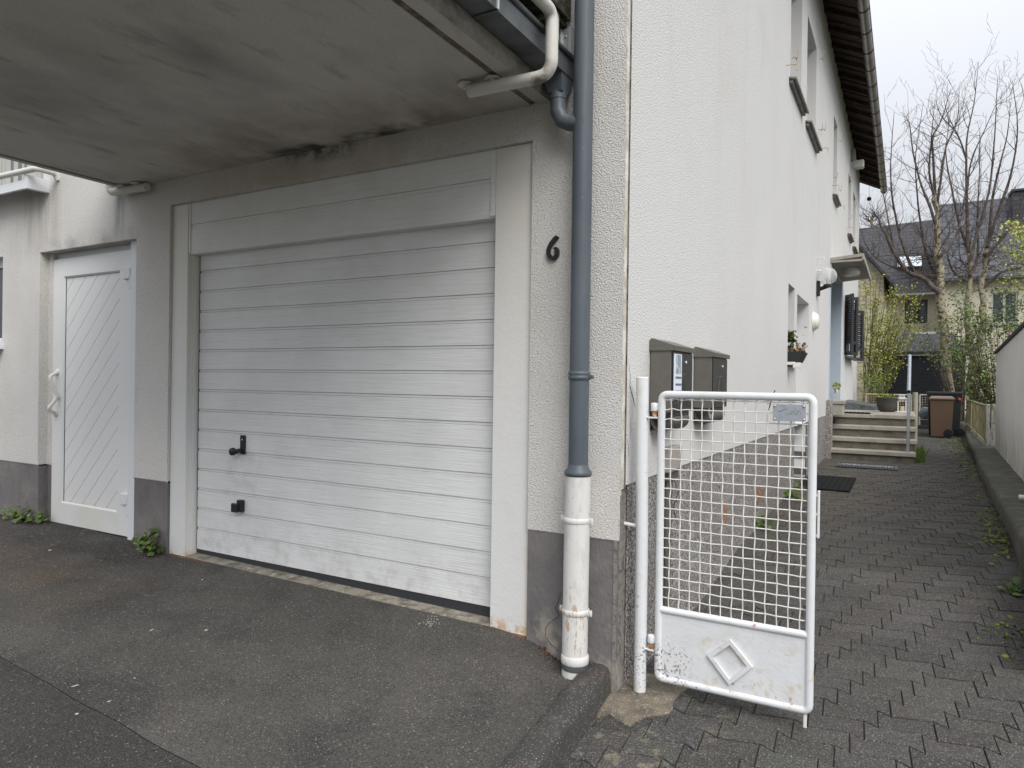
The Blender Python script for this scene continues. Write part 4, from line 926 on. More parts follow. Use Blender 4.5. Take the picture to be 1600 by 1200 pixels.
mb.build('plate_screws', m_alu, pt)
mb = MB(); cxp, czp = (q0.x+q1.x)/2, (q0.z+q1.z)/2
for i in range(9):
    x = q0.x+.02+i*.011; z = czp+random.uniform(-.008, .012); mb.tube([(x, .0757, z), (x+random.uniform(.003, .012), .0757, z+random.uniform(-.008, .008)), (x+random.uniform(.006, .016), .0757, z+random.uniform(-.004, .01))], .0007, 4)
mb.build('scratched_marks', m_mailfront, pt)
q0 = at(1271.5, 766, 1, .10); q1 = at(1270.5, 840, 1, .10)
mb = MB(); mb.box((gx1+.022, .092, q1.z), (gx1+.031, .112, q0.z), .003)
for z in (q1.z+.01, (q0.z+q1.z)/2, q0.z-.02): mb.box((gx1+.01, .097, z-.005), (gx1+.023, .107, z+.005))
mb.build('latch_strip', m_gate, gate)
mb = MB(); mb.box((gx1-.022, .095, gz0-.075), (gx1-.008, .108, gz0-.01), .003); mb.build('drop_bolt', m_wire, gate)
for zz in (1.155, .06):
    mb = MB(); mb.lathe((.128, .10, zz+.018), [(.0155, 0), (.0165, .004), (.0165, .034), (.013, .038), (0, .039)], 14); mb.box((.13, .09, zz+.022), (.150, .11, zz+.05), .003); mb.build('hinge_knuckle', m_gate, gate)
mb = MB(); q = at(1213, 604, 1, .13); mb.tube([(q.x-.03, .12, 1.19), (q.x-.012, .12, 1.262), (q.x-.002, .115, 1.28)], .0028, 6); mb.build('stray_wire', m_mailbox, gate)

# ------------------------------------------------------------------ mailboxes
def mailbox(y0, y1, ztop, zbot, label, paper):
    t = thing('mailbox', label, 'mailbox', (0, y0, zbot), 'mailboxes on the side wall')
    D_ = .115
    mb = MB(); mb.box((.004, y0, zbot), (D_, y1, ztop-.035), .003); mb.build('box_body', m_mailbox, t)
    mb = MB(); mb.box((D_+.0005, y0+.006, zbot+.004), (D_+.006, y1-.006, ztop-.05), .002); fr_ = mb.build('front_flap', m_mailfront, t)
    mb = MB(); mb.lathe((D_+.006, (y0*.35+y1*.65), ztop-.10), [(.010, 0), (.010, .004), (0, .004)], 12, (1, 0, 0)); mb.build('lock', m_alu, fr_)
    mb = MB()   # embossed post-horn-like V lines
    yc = (y0+y1)/2
    for a, b in (((yc-.09, zbot+.04), (yc, zbot+.20)), ((yc+.09, zbot+.04), (yc, zbot+.20)), ((yc-.07, zbot+.20), (yc+.07, zbot+.20))): mb.tube([(D_+.0065, a[0], a[1]), (D_+.0065, b[0], b[1])], .0012, 4)
    mb.build('embossed_lines', m_mailbox, fr_)
    mb = MB(); pr = [(0, ztop-.045), (0, ztop+.005), (.012, ztop+.02), (D_+.02, ztop-.02), (D_+.02, ztop-.045)]
    mb.extrude([(a, y0-.008, b) for a, b in pr], (0, y1-y0+.016, 0)); mb.build('lid', m_mailbox, t)
    # newspaper tube: open rolled sheet under the box
    mb = MB(); R_ = .055; n = 18; vs = []; cz = zbot-.045; cxx = .062
    prof = [(.004, zbot-.001)]+[(cxx+R_*math.cos(a), cz+R_*math.sin(a)) for a in [R(180)+R(200)*k/n for k in range(n+1)]]
    for yy in (y0+.01, y1-.04):
        for a, b in prof: vs.append((a, yy, b))
    k = len(prof); mb.add(vs, [(i, i+1, k+i+1, k+i) for i in range(k-1)], True); mb.add([(v[0]*.96+.002, v[1], v[2]+.002) for v in vs], [(k+i, k+i+1, i+1, i) for i in range(k-1)], True)
    mb.build('newspaper_tube', m_mailbox, t)
    mb = MB(); mb.box((.001, y0+.02, cz-.05), (.008, y1-.05, zbot)); mb.box((D_-.012, y0+.02, zbot-.035), (D_-.004, y1-.03, zbot-.001)); mb.build('tube_back', m_mailfront, t)
    if paper:
        mb = MB(); mb.box((D_+.010, y0+.012, zbot+.075), (D_+.0115, y0+.155, ztop-.06)); pp_ = mb.build('notice', m_paper, t, label='white paper note taped to the flap')
        mb = MB(); mb.box((D_+.0118, y0+.045, zbot+.20), (D_+.0125, y0+.135, ztop-.065)); mb.build('film_strip', mat('bluish_plastic_film', (.28, .36, .45), .25, layers=[dict(c=(.6, .65, .7), s=25, lo=.5, hi=.6)]), pp_)
        mb = MB()
        for r_ in range(3):
            yy = y0+.04; z0_ = zbot+.175-r_*.036
            while yy < y0+.135: mb.tube([(D_+.0125, yy, z0_), (D_+.0125, yy+.004, z0_+.012), (D_+.0125, yy+.008, z0_-.002), (D_+.0125, yy+.011, z0_+.009)], .0008, 4); yy += .0135
        mb.build('handwriting', m_ink, pp_)
mailbox(.40, .79, 1.518, 1.155, 'taupe wall mailbox nearer the corner with a paper note on its dark flap', True)
mailbox(1.26, 1.66, 1.518, 1.155, 'taupe wall mailbox further along, bare dark flap with small round lock', False)

# meter box, conduit on the side wall
mb = MB(); q0 = at(1034, 697, 0, 0); mb.box((.002, .62, .815), (.05, .86, .955), .006); mb.box((.05, .64, .83), (.055, .84, .94), .003)
o = mb.build('junction_box', m_canopy, loc=(0, .74, .88)); tag(o, 'small cream junction box on the side wall behind the gate mesh', 'junction box')
mb = MB(); mb.tube([(.012, .70, .80), (.012, .70, -.2)], .014, 8); mb.tube([(.012, .78, .80), (.012, .77, .3), (.012, .75, -.2)], .008, 8); mb.box((.0, .65, .77), (.035, .84, .812)); mb.tube([(.03, .74, .79), (.06, .76, .7), (.02, .80, .6), (.04, .82, .5)], .003, 5)
o = mb.build('cable_conduit', m_mailbox, loc=(0, .74, .3)); tag(o, 'dark cable conduit running down the speckled plinth behind the gate', 'conduit')

# ------------------------------------------------------------------ lamps and fittings on the side wall
t = thing('wall_lamp', 'black bracket wall lamp with clear glass globe', 'lamp', (0, 7.85, 2.7))
p = at(1276, 450, 0, 0.0); ly, lz = p.y, p.z; q = at(1293, 437, 1, ly); lx = q.x
mb = MB(); mb.box((0, ly-.06, lz-.12), (.045, ly+.06, lz+.10), .012); mb.build('base', m_black, t)
mb = MB(); mb.tube(arc_pts([(.03, ly, lz-.02), (.10, ly, lz-.0), (lx, ly, lz+.02)], .03), [.03]+[.028]*7+[.034], 12); mb.lathe((lx, ly, lz+.0), [(.05, 0), (.06, .03), (.05, .045)], 16); mb.build('arm', m_black, t)
gr_ = .128; gc = Vector((lx, ly, lz+.045+gr_*.93))
mb = MB(); mb.lathe(gc, [(gr_*math.sin(math.pi*k/20)+.0001, -gr_*math.cos(math.pi*k/20)) for k in range(1, 21)], 32); mb.lathe(gc, [((gr_-.003)*math.sin(math.pi*k/20)+.0001, (gr_-.003)*math.cos(math.pi*k/20)) for k in range(1, 20)], 32); mb.build('glass_globe', m_globe, t)
mb = MB(); mb.lathe((lx, ly, lz+.045), [(.02, 0), (.02, .05), (.03, .07), (.032, .10), (.02, .13), (0, .135)], 16); mb.build('bulb', m_opal, t)
t = thing('bulkhead_lamp', 'oval cream bulkhead lamp on the side wall below the globe lamp', 'lamp', (0, 7.62, 2.22))
mb = MB(); mb.lathe((0, 7.62, 2.22), [(.135, 0), (.135, .02), (.13, .025)], 28, (1, 0, 0)); mb.build('base', m_opal, t)
mb = MB(); mb.lathe((.02, 7.62, 2.22), [(.122, 0), (.118, .02), (.10, .045), (.06, .062), (.0, .066)], 28, (1, 0, 0)); mb.build('diffuser', m_opal, t)
t = thing('floodlight', 'small cream floodlight fixed high under the eave', 'lamp', (0, 14.5, 6.4))
mb = MB(); mb.box((0, 14.44, 6.42), (.10, 14.52, 6.70), .01); mb.build('bracket', m_canopy, t); mb = MB(); mb.box((.04, 14.40, 6.24), (.27, 14.58, 6.42), .02); mb.build('lamp_head', m_curtain, t)
mb = MB(); mb.tube(arc_pts([(0, 8.05, 3.19), (.09, 8.05, 3.19), (.09, 8.05, 3.16)], .01), .007, 6); mb.tube([(.0, 8.05, 3.0), (.05, 8.05, 3.0)], .012, 6); mb.tube([(.01, 8.05, 3.19), (.01, 8.05, 2.98)], .006, 6); mb.tube([(.01, 8.05, 3.1), (.05, 8.05, 3.1)], .005, 6)
o = mb.build('wall_hook', m_lantern, loc=(0, 8.05, 3.1)); tag(o, 'white wire wall hook above the globe lamp', 'hook')
mb = MB(); q = at(1358, 308, 1, 18.6); mb.tube([(q.x, q.y, q.z+.3), (q.x, q.y, q.z)], .004, 5); mb.lathe((q.x, q.y, q.z-.06), [(.0, -.05), (.05, -.03), (.06, .03), (.03, .06), (0, .065)], 12)
o = mb.build('hanging_bell', m_black, loc=tuple(q)); tag(o, 'small dark bell hanging from the end of the eave', 'bell')
# hook for the gas wall bracket low near the corner is part of the post

# flower box on the low window
t = thing('flower_box', 'black flower trough with dried plants on white bracket under the window', 'flower box', (.05, 5.3, 1.55))
mb = MB(); mb.extrude([(.0, 5.22, 1.57), (.10, 5.22, 1.57), (.155, 5.22, 1.685), (.0, 5.22, 1.685)], (0, .5, 0)); mb.build('trough', m_blackbin, t)
mb = MB(); mb.box((-.2, 5.21, 1.535), (.08, 5.74, 1.568), .004); mb.box((.06, 5.20, 1.50), (.14, 5.28, 1.56), .004); mb.build('bracket', m_lantern, t)
def leaf(mb, p, n_, sz, elong=1.6):
    n_ = n_.normalized(); a = n_.orthogonal().normalized(); a.rotate(Matrix.Rotation(random.uniform(0, 6.28), 3, n_)); b = n_.cross(a)
    mb.add([p-a*sz*.5*elong, p+b*sz*.5-a*.1*sz, p+a*sz*.5*elong, p-b*sz*.5-a*.1*sz], [(0, 1, 2, 3)])
def rv(): return Vector((random.gauss(0, 1), random.gauss(0, 1), random.gauss(0, 1))).normalized()
mb = MB()
for i in range(130):
    b = random.uniform(.5, 1.8); mb.tint = (b, b*.95, b*.9); p = Vector((random.uniform(.0, .16), random.uniform(5.22, 5.72), 1.68+random.expovariate(1/.05))); leaf(mb, p, rv(), .03)
for i in range(30):
    mb.tint = (.3, .6, .2); y_ = random.uniform(5.22, 5.32); leaf(mb, Vector((random.uniform(0, .05), y_, 1.70+random.uniform(0, .2))), rv(), .05, 2)
mb.tube([(.06, 5.25, 1.64), (.06, 5.68, 1.65)], .03, 6); mb.build('dried_plants', m_dry, t)

# ------------------------------------------------------------------ entrance steps
steps = thing('entrance_steps', 'flight of four weathered concrete steps up to the side entrance', 'steps', (.65, 9.7, .1))
zt = [.262, .445, .635, .825]; yf = [9.66, 9.95, 10.24, 10.53]
for k in range(4):
    yb = 12.9 if k == 3 else yf[k+1]+.05; xa = .005+.012*k
    mb = MB(); mb.box((xa, yf[k], zt[k]-.068), (1.312, yb, zt[k]), .008); mb.build('tread', m_step, steps)
    mb = MB(); mb.box((xa+.025, yf[k]+.035, (-.1 if k == 0 else zt[k-1]+.001)), (1.30, yb-.002, zt[k]-.0685)); mb.build('riser', m_riser, steps)
hr = thing('handrail', 'galvanised tube handrail standing on the lowest step', 'handrail', (1.21, 9.75, .26))
b0 = at(1418.5, 706, 2, .262); hx, hy = b0.x, b0.y+.05
hx = at(1418.5, 706, 1, 9.78).x
mb = MB(); zl = at(1419, 612, 1, 9.78).z
mb.tube([(hx, 9.78, .262), (hx, 9.78, zl-.0)], .024, 14); mb.lathe((hx, 9.78, .262), [(.05, 0), (.05, .008)], 16); mb.build('post', m_galv, hr)
top = at(1421.5, 556, 1, 11.6); a_ = Vector((hx, 9.62, zl+.0)); dirr = (Vector((top.x, 11.6, top.z))-a_)
mb = MB(); mb.tube([a_, a_+dirr], .0285, 16, caps=False); mb.build('rail', m_galv, hr)
mb = MB(); mb.tube([a_+dirr.normalized()*.002, a_+dirr.normalized()*.05], .0262, 12); mb.build('bore_shade', m_black, hr)  # black plug stands in for the shade inside the open rail end
mb = MB(); mb.tube([(top.x, 11.55, top.z-.02), (top.x, 11.55, .83)], .024, 12); mb.build('post', m_galv, hr)
# things on the landing
mb = MB(); mb.box((.06, 10.56, .826), (.62, 10.98, .842), .003)
for i in range(8): mb.box((.08+i*.066, 10.57, .8422), (.11+i*.066, 10.97, .848))
o = mb.build('doormat', m_mat, loc=(.35, 10.75, .826)); tag(o, 'dark doormat on the landing at the top of the steps', 'doormat')
t = thing('planter_bowl', 'wide dark planter bowl with low yellow green plants on the landing', 'planter', (.85, 12.3, .826))
mb = MB(); mb.lathe((.85, 12.2, .826), [(.12, 0), (.155, .04), (.185, .14), (.20, .26), (.21, .27), (.20, .285), (.185, .28), (.17, .2), (0, .2)], 28); mb.build('bowl', m_bowl, t)
mb = MB()
for i in range(200):
    b = random.uniform(.5, 1.5); mb.tint = (b, b, b*.6); r_ = random.uniform(0, .17); a = random.uniform(0, 6.28); leaf(mb, Vector((.82+r_*math.cos(a), 12.2+r_*math.sin(a), 1.08+random.uniform(0, .08))), rv(), .035)
mb.build('plants', m_leafy, t)
t = thing('lantern', 'white metal lantern holding a cream candle beside the planter bowl', 'lantern', (1.1, 12.2, .826))
mb = MB(); lx0, lx1, ly0, ly1 = 1.025, 1.175, 12.12, 12.27
for x in (lx0, lx1-.02):
    for y in (ly0, ly1-.02): mb.box((x, y, .85), (x+.02, y+.02, 1.08))
mb.box((lx0-.01, ly0-.01, .826), (lx1+.01, ly1+.01, .85)); mb.build('frame', m_lantern, t)
mb = MB(); 
for i in range(6): mb.box((lx0+.004+i*.024, ly0, 1.03), (lx0+.014+i*.024, ly0+.006, 1.08))
mb.box((lx0-.012, ly0-.012, 1.08), (lx1+.012, ly1+.012, 1.098)); mb.box((lx0+.02, ly0+.02, 1.098), (lx1-.02, ly1-.02, 1.11)); mb.box((lx0+.02, ly0+.02, 1.155), (lx1-.02, ly1-.02, 1.17))
for i in range(5): mb.box((lx0+.02+i*.022, ly0+.02, 1.11), (lx0+.03+i*.022, ly0+.03, 1.155)); mb.box((lx0+.02+i*.022, ly1-.03, 1.11), (lx0+.03+i*.022, ly1-.02, 1.155))
mb.build('lantern_top', m_lantern, t)
mb = MB(); mb.lathe((1.1, 12.2, .85), [(.04, 0), (.04, .09), (0, .09)], 16); mb.build('candle', m_candle, t)
t = thing('hanging_flowerpot', 'tiny yellow flowerpot hanging in the blue entrance frame', 'flowerpot', (.05, 12.3, 1.3))
q = at(1307, 608, 0, -.05); mb = MB(); mb.lathe((-.05, q.y, q.z-.04), [(.03, -.04), (.04, .04), (0, .04)], 12); mb.build('pot', m_candle, t)
mb = MB()
for i in range(60): b = random.uniform(.5, 1.6); mb.tint = (b, b, .5); leaf(mb, Vector((-.05, q.y, q.z+.06))+rv()*.07, rv(), .035)
mb.build('plants', m_leafy, t)
# mats on the path
zc = .055
mp = [at(1240, 742, 2, .055), at(1336, 750, 2, .062), at(1327, 771, 2, .06), at(1245, 762, 2, .055)]
mb = MB(); mx0, mx1, my0, my1 = .02, .60, 5.98, 7.25
def zz_(y): return GP(.3, y)+.004
for i in range(12):
    ya = my0+(my1-my0)*i/12; yb = my0+(my1-my0)*(i+1)/12
    mb.add([(mx0, ya, zz_(ya)), (mx1, ya, zz_(ya)), (mx1, yb, zz_(yb)), (mx0, yb, zz_(yb)), (mx0, ya, zz_(ya)+.016), (mx1, ya, zz_(ya)+.016), (mx1, yb, zz_(yb)+.016), (mx0, yb, zz_(yb)+.016)], [(4, 5, 6, 7), (0, 1, 5, 4), (1, 2, 6, 5), (3, 0, 4, 7)])
ru = mb.build('rubber_mat', m_mat, loc=(.3, 6.6, .06)); tag(ru, 'black ribbed rubber mat on the pavers by the cellar door', 'mat')
mb = MB()
for i in range(9):
    x = mx0+.03+i*.064; ya, yb = my0+.03, my1-.03
    mb.add([(x, ya, zz_(ya)+.021), (x+.012, ya, zz_(ya)+.021), (x+.012, yb, zz_(yb)+.021), (x, yb, zz_(yb)+.021)], [(0, 1, 2, 3)])
mb.build('ribs', m_mat2, ru)
WY0, WY1 = 8.45, 9.0
mb = MB(); zb = GP(.6, 8.7)+.006
mb.box((.25, WY0, zb), (1.07, WY1, zb+.014), .003)
t = mb.build('scraper_mat', m_matg, loc=(.66, 8.7, zb)); tag(t, 'grey scraper mat with pale WELCOME lettering before the lowest step', 'mat')
mb = MB()
for i in range(18):
    for j in range(2): mb.box((.28+i*.043, WY0+.03+j*.43, zb+.0142), (.305+i*.043, WY0+.10+j*.43, zb+.018))
mb.build('slots', m_mat, t)
cu = bpy.data.curves.new('lettering', 'FONT'); cu.body = 'WELCOME'; cu.size = .20; cu.align_x = 'CENTER'; cu.align_y = 'CENTER'; cu.extrude = .001
to = bpy.data.objects.new('lettering', cu); C.objects.link(to); bpy.context.view_layer.update()
me = bpy.data.meshes.new_from_object(to.evaluated_get(bpy.context.evaluated_depsgraph_get())); C.objects.unlink(to); bpy.data.objects.remove(to)
me.materials.clear(); me.materials.append(m_letter)
lo_ = bpy.data.objects.new('lettering', me); C.objects.link(lo_); lo_.parent = t; lo_.scale = (.72, 1.25, 1); lo_.location = (0, .02, .018)

# ------------------------------------------------------------------ right side: retaining wall, neighbour building, mesh fence
mb = MB(); ys3 = frange(1.2, 22, .35); prof_n = 6; vs = []
def ktop_in(y): return lerp([(1.2, 1.86), (2.768, 1.875), (3.696, 1.903), (5.142, 1.952), (7.416, 2.028), (11.07, 2.171), (20, 2.55)], y)
for y in ys3:
    xi = lerp([(1.2, 1.875)]+KB, y)-.012+.012*mnoise.noise(Vector((y*1.7, 2, 0))); xt = ktop_in(y)+.01*mnoise.noise(Vector((y*2.3, 0, 0))); zt_ = .292+.012*mnoise.noise(Vector((y*1.3, 7, 0)))
    vs += [(xi, y, -.4), (xi, y, .02), (xt-.012, y, zt_-.03), (xt+.018, y, zt_), (xt+.25, y, zt_+.008), (xt+.60, y, zt_+.01), (xt+.9, y, -.4)]
k = 7; mb.add(vs, [(i*k+j, i*k+j+1, (i+1)*k+j+1, (i+1)*k+j) for i in range(len(ys3)-1) for j in range(k-1)], True); mb.add(vs[:k], [tuple(range(k))])
o = mb.build('retaining_wall', m_retain); tag(o, 'low mossy concrete retaining wall along the right of the path', 'wall')
b0 = at(1557, 703, 2, .30); b1 = at(1600, 753, 2, .30); dd = (b1-b0).normalized(); nrm = Vector((-dd.y, dd.x, 0))
if nrm.x < 0: nrm = -nrm
def on_plane(px, py, P0, n_):
    d = (px-800)/FL*rt + (600-py)/FL*up + fw; t = (P0-CAM).dot(n_)/d.dot(n_); return CAM+d*t
t0 = on_plane(1557, 553, b0, nrm); t1 = on_plane(1600, 512, b0, nrm)
nb = thing('neighbour_building', 'low white rendered outbuilding at the right edge beyond the low wall', 'outbuilding', tuple(b0))
far_ = b0; near_ = b0+dd*9; zt0 = t0.z; zsl = (t1.z-t0.z)/(t1-t0).xy.length; zt1 = t0.z+zsl*0
L1 = (Vector((t1.x, t1.y, 0))-Vector((t0.x, t0.y, 0))).length
mb = MB(); A_ = Vector((t0.x, t0.y, -.3)); B_ = A_+Vector((dd.x, dd.y, 0))*9.0
zA = t0.z; zB = t0.z+zsl*9
mb.extrude([A_, B_, Vector((B_.x, B_.y, zB)), Vector((A_.x, A_.y, zA))], nrm*3)
mb.build('wall', m_rwall, nb)
mb = MB(); e = -nrm*.03
mb.extrude([Vector((A_.x, A_.y, zA+.002))+e-Vector((dd.x, dd.y, 0))*.05, Vector((B_.x, B_.y, zB+.002))+e, Vector((B_.x, B_.y, zB+.04))+e, Vector((A_.x, A_.y, zA+.04))+e-Vector((dd.x, dd.y, 0))*.05], nrm*3.06)
mb.build('roof_edge', m_shingle, nb)
mb = MB(); q = on_plane(1597, 778, b0, nrm); q = at(1592, 777, 2, .335); mb.tube([(q.x+.22, q.y-.05, q.z+.01), (q.x, q.y, q.z)], .024, 14); o = mb.build('white_tube', m_lantern, loc=tuple(q)); tag(o, 'end of a white tube lying over the low retaining wall', 'tube')

def mesh_panel(mb, p0, p1, z0, z1, pitch_, r_):
    p0 = Vector(p0); p1 = Vector(p1); L_ = (p1-p0).length; d = (p1-p0).normalized(); n = int(L_/pitch_)
    for i in range(n+1):
        q = p0+d*(i*L_/n); mb.tube([(q.x, q.y, z0), (q.x, q.y, z1)], r_, 4, caps=False)
    m = int((z1-z0)/pitch_)
    for j in range(m+1):
        z = z0+(z1-z0)*j/m; mb.tube([(p0.x, p0.y, z), (p1.x, p1.y, z)], r_, 4, caps=False)
    for z in (z0, z1): mb.tube([(p0.x, p0.y, z), (p1.x, p1.y, z)], .018, 8)
    for q in (p0, p1, (p0+p1)/2): mb.tube([(q.x, q.y, z0), (q.x, q.y, z1)], .016, 8)
fence = thing('mesh_fence', 'weathered yellowish wire mesh fence on top of the low retaining wall', 'fence', (2.4, 11, .3))
f0 = at(1540, 696, 2, .30); f1x = 2.52
f0 = Vector((f0.x, f0.y, 0)); f1 = Vector((ktop_in(19)+.06, 19.0, 0)); zf = at(1541, 632, 1, f0.y).z
mb = MB(); mesh_panel(mb, f0, f1, .36, zf-.02, .055, .0035); mb.build('mesh_panel', m_mesh_old, fence)
for dx_ in (0, .075):
    mb = MB(); mb.box((f0.x+dx_, f0.y-.02, .27), (f0.x+dx_+.058, f0.y+.03, zf+.01), .004); mb.build('fence_post', m_post_old, fence)
for fr_ in (.33, .66, 1):
    q = f0.lerp(f1, fr_); mb = MB(); mb.box((q.x-.02, q.y-.02, .28), (q.x+.02, q.y+.02, zf-.02)); mb.build('fence_post', m_mesh_old, fence)

# back gate, wooden post and garden fence beyond the steps
wp = MB(); q = at(1430, 613, 1, 14.2); wp.tube([(q.x, 14.2, .0), (q.x, 14.2, q.z-.02), (q.x, 14.2, q.z)], [.055, .055, .045], 14); o = wp.build('wooden_post', m_wood, loc=(q.x, 14.2, .1)); tag(o, 'round weathered wooden post beyond the steps', 'post')
bgte = thing('back_gate', 'small white mesh gate behind the bins', 'gate', (1.5, 15, .3))
GYb = 18.4; q0 = at(1437, 617, 1, GYb); q1 = at(1456, 617, 1, GYb); zb_ = at(1437, 655, 1, GYb).z
mb = MB(); mb.tube([(q0.x, GYb, zb_-.15), (q0.x, GYb, q0.z)], .025, 8); mb.tube([(q0.x, GYb, q0.z), (q1.x+.3, GYb, q0.z)], .02, 8); mb.tube([(q0.x, GYb, zb_), (q1.x+.3, GYb, zb_)], .02, 8); mb.build('frame', m_post_old, bgte)
mb = MB(); mesh_panel(mb, (q0.x, GYb+.02, 0), (q1.x+.3, GYb+.02, 0), zb_, q0.z, .06, .004); mb.build('wire_mesh', m_post_old, bgte)
gf = thing('garden_fence', 'yellowed mesh fence panel behind the planter bowl', 'fence', (.7, 15.2, .3))
q0 = at(1353, 616, 1, 15.6); q1 = at(1424, 617, 1, 15.6); mb = MB(); mesh_panel(mb, (q0.x, 15.6, 0), (q1.x, 15.6, 0), .3, q0.z, .055, .004); mb.build('mesh_panel', m_mesh_old, gf)

# ------------------------------------------------------------------ wheelie bins
def bin_(x0, x1, y, z0, z1, mbody, mlid, label, flat, wheel):
    t = thing('wheelie_bin', label, 'bin', ((x0+x1)/2, y, z0), 'wheelie bins'); w_ = x1-x0; D_ = .55; tp = .04
    mb = MB(); xa, xb = x0+tp, x1-tp; h = z1-z0
    n1 = [(xa, y, z0+.02), (xb, y, z0+.02), (xb, y+D_-.1, z0+.02), (xa, y+D_-.1, z0+.02)]; n2 = [(x0+.01, y-.03, z1-.08), (x1-.01, y-.03, z1-.08), (x1-.01, y+D_, z1-.08), (x0+.01, y+D_, z1-.08)]
    mb.add(n1+n2, [(3, 2, 1, 0), (0, 1, 5, 4), (1, 2, 6, 5), (2, 3, 7, 6), (3, 0, 4, 7)]); mb.box((x0-.005, y-.045, z1-.10), (x1+.005, y+D_+.01, z1-.075), .006)
    for s_ in range(4): mb.box((xa+.05+s_*(w_-.2)/3, y-.034, z1-.135), (xa+.07+s_*(w_-.2)/3, y-.02, z1-.10))
    mb.build('bin_body', mbody, t)
    mb = MB(); ly_ = y-.06
    if flat: mb.box((x0-.02, ly_, z1-.07), (x1+.02, y+D_+.05, z1-.0), .015)
    else:
        mb.add([(x0-.01, ly_, z1-.072), (x1+.01, ly_, z1-.072), (x1+.01, y+D_+.03, z1-.072), (x0-.01, y+D_+.03, z1-.072), (x0-.01, ly_, z1-.045), (x1+.01, ly_, z1-.045), (x1+.01, y+D_+.03, z1-.045), (x0-.01, y+D_+.03, z1-.045), (x0+.04, y+.05, z1), (x1-.04, y+.05, z1), (x1-.04, y+D_-.04, z1), (x0+.04, y+D_-.04, z1)],
               [(0, 1, 5, 4), (1, 2, 6, 5), (2, 3, 7, 6), (3, 0, 4, 7), (4, 5, 9, 8), (5, 6, 10, 9), (6, 7, 11, 10), (7, 4, 8, 11), (8, 9, 10, 11)])
    ld = mb.build('lid', mlid, t); mb = MB(); mb.tube([(x0+.05, y+D_+.06, z1-.06), (x1-.05, y+D_+.06, z1-.06)], .014, 8); mb.build('grip_bar', mbody, t)
    for wx in wheel:
        mb = MB(); mb.lathe((wx, y+D_*.3-.18, z0+.10), [(.03, -.025), (.098, -.025), (.10, -.01), (.10, .01), (.098, .025), (.03, .025)], 20, (.25, 1, 0), smooth=False); wh = mb.build('wheel', m_black, t)
        mb = MB(); mb.lathe((wx, y+D_*.3-.18, z0+.10), [(.035, -.03), (.03, -.032), (0, -.033)], 12, (.25, 1, 0)); mb.build('hub', m_blackbin, wh)
    return t
q0 = at(1452, 684, 1, 16.3); q1 = at(1490, 684, 1, 16.3); zt_ = at(1470, 619, 1, 16.3).z
bin_(q0.x, q1.x, 16.3, .13, zt_, m_brownbin, m_brownlid, 'brown wheelie bin with faded pinkish lid beside the low wall', False, (q1.x-.10,))
q0 = at(1446, 684, 1, 17.1); q1 = at(1503, 684, 1, 17.1); zt_ = at(1470, 612, 1, 17.1).z
bb = bin_(q0.x+.03, q1.x-.02, 17.0, .13, zt_, m_blackbin, m_blackbin, 'black wheelie bin with wide flat lid behind the brown one', True, (q1.x-.06,))
mb = MB(); q = at(1499, 624, 1, 16.93); mb.lathe((q.x, 16.96, q.z), [(.0, -.05), (.032, -.03), (.035, .02), (0, .04)], 10); mb.build('red_clip', m_red, bb)
mb = MB(); q = at(1447, 640, 1, 17.9); mb.lathe((q.x, q.y, q.z-.13), [(.10, -.12), (.16, -.05), (.17, .06), (.12, .15), (.05, .2), (0, .2)], 14)
o = mb.build('sack', mat('grey_blue_sack', (.22, .25, .30), .6, bumps=[dict(s=12, d=.04)]), loc=tuple(q)); tag(o, 'grey blue sack behind the small white mesh gate', 'sack')

# ------------------------------------------------------------------ shed and houses behind
SY = 22.5
sx0 = at(1380, 600, 1, SY).x; sx1 = at(1508, 600, 1, SY).x; sz = at(1440, 553, 1, SY).z; sr = at(1440, 523, 1, SY+2.2).z
shed = thing('garden_shed', 'black shingle clad garden shed with felt roof behind the bins', 'shed', ((sx0+sx1)/2, SY, 0))
mb = MB(); mb.box((sx0, SY, 0), (sx1, SY+3.5, sz-.02)); mb.build('wall', m_shingle, shed)
mb = MB(); z = .5; r_ = 0
while z < sz-.1:
    x = sx0-(.2 if r_ % 2 else 0)
    while x < sx1:
        w_ = random.uniform(.30, .42); hh = random.choice((0, .05)); a, b = max(x, sx0), min(x+w_-.008, sx1)
        if b-a > .03: mb.obox(((a+b)/2, SY-.013-random.uniform(0, .008), z+.065-hh/2), (1, 0, 0), (0, 1, .12), (0, -.12, 1), ((b-a)/2, .008, .065+hh/2))
        x += w_
    z += .115; r_ += 1
mb.build('shingles', m_shingle, shed)
mb = MB(); mb.box((sx0-.05, SY-.10, sz-.06), (sx1+.05, SY-.06, sz+.0), .004); mb.build('roof_fascia', m_curtain, shed)
mb = MB(); mb.extrude([(sx0-.1, SY-.12, sz+.003), (sx1+.1, SY-.12, sz+.003), (sx1-.25, SY+2.3, sr+.0), (sx0+.55, SY+2.3, sr)], (0, 0, .06)); mb.box((sx0-.1, SY-.13, sz-.01), (sx1+.1, SY-.125, sz+.075)); mb.build('roof', m_felt, shed)
mb = MB(); mb.box((sx0+.9, SY+2.2, sr+.02), (sx0+1.5, SY+2.3, sr+.10)); mb.build('vent_cap', m_curtain, shed)

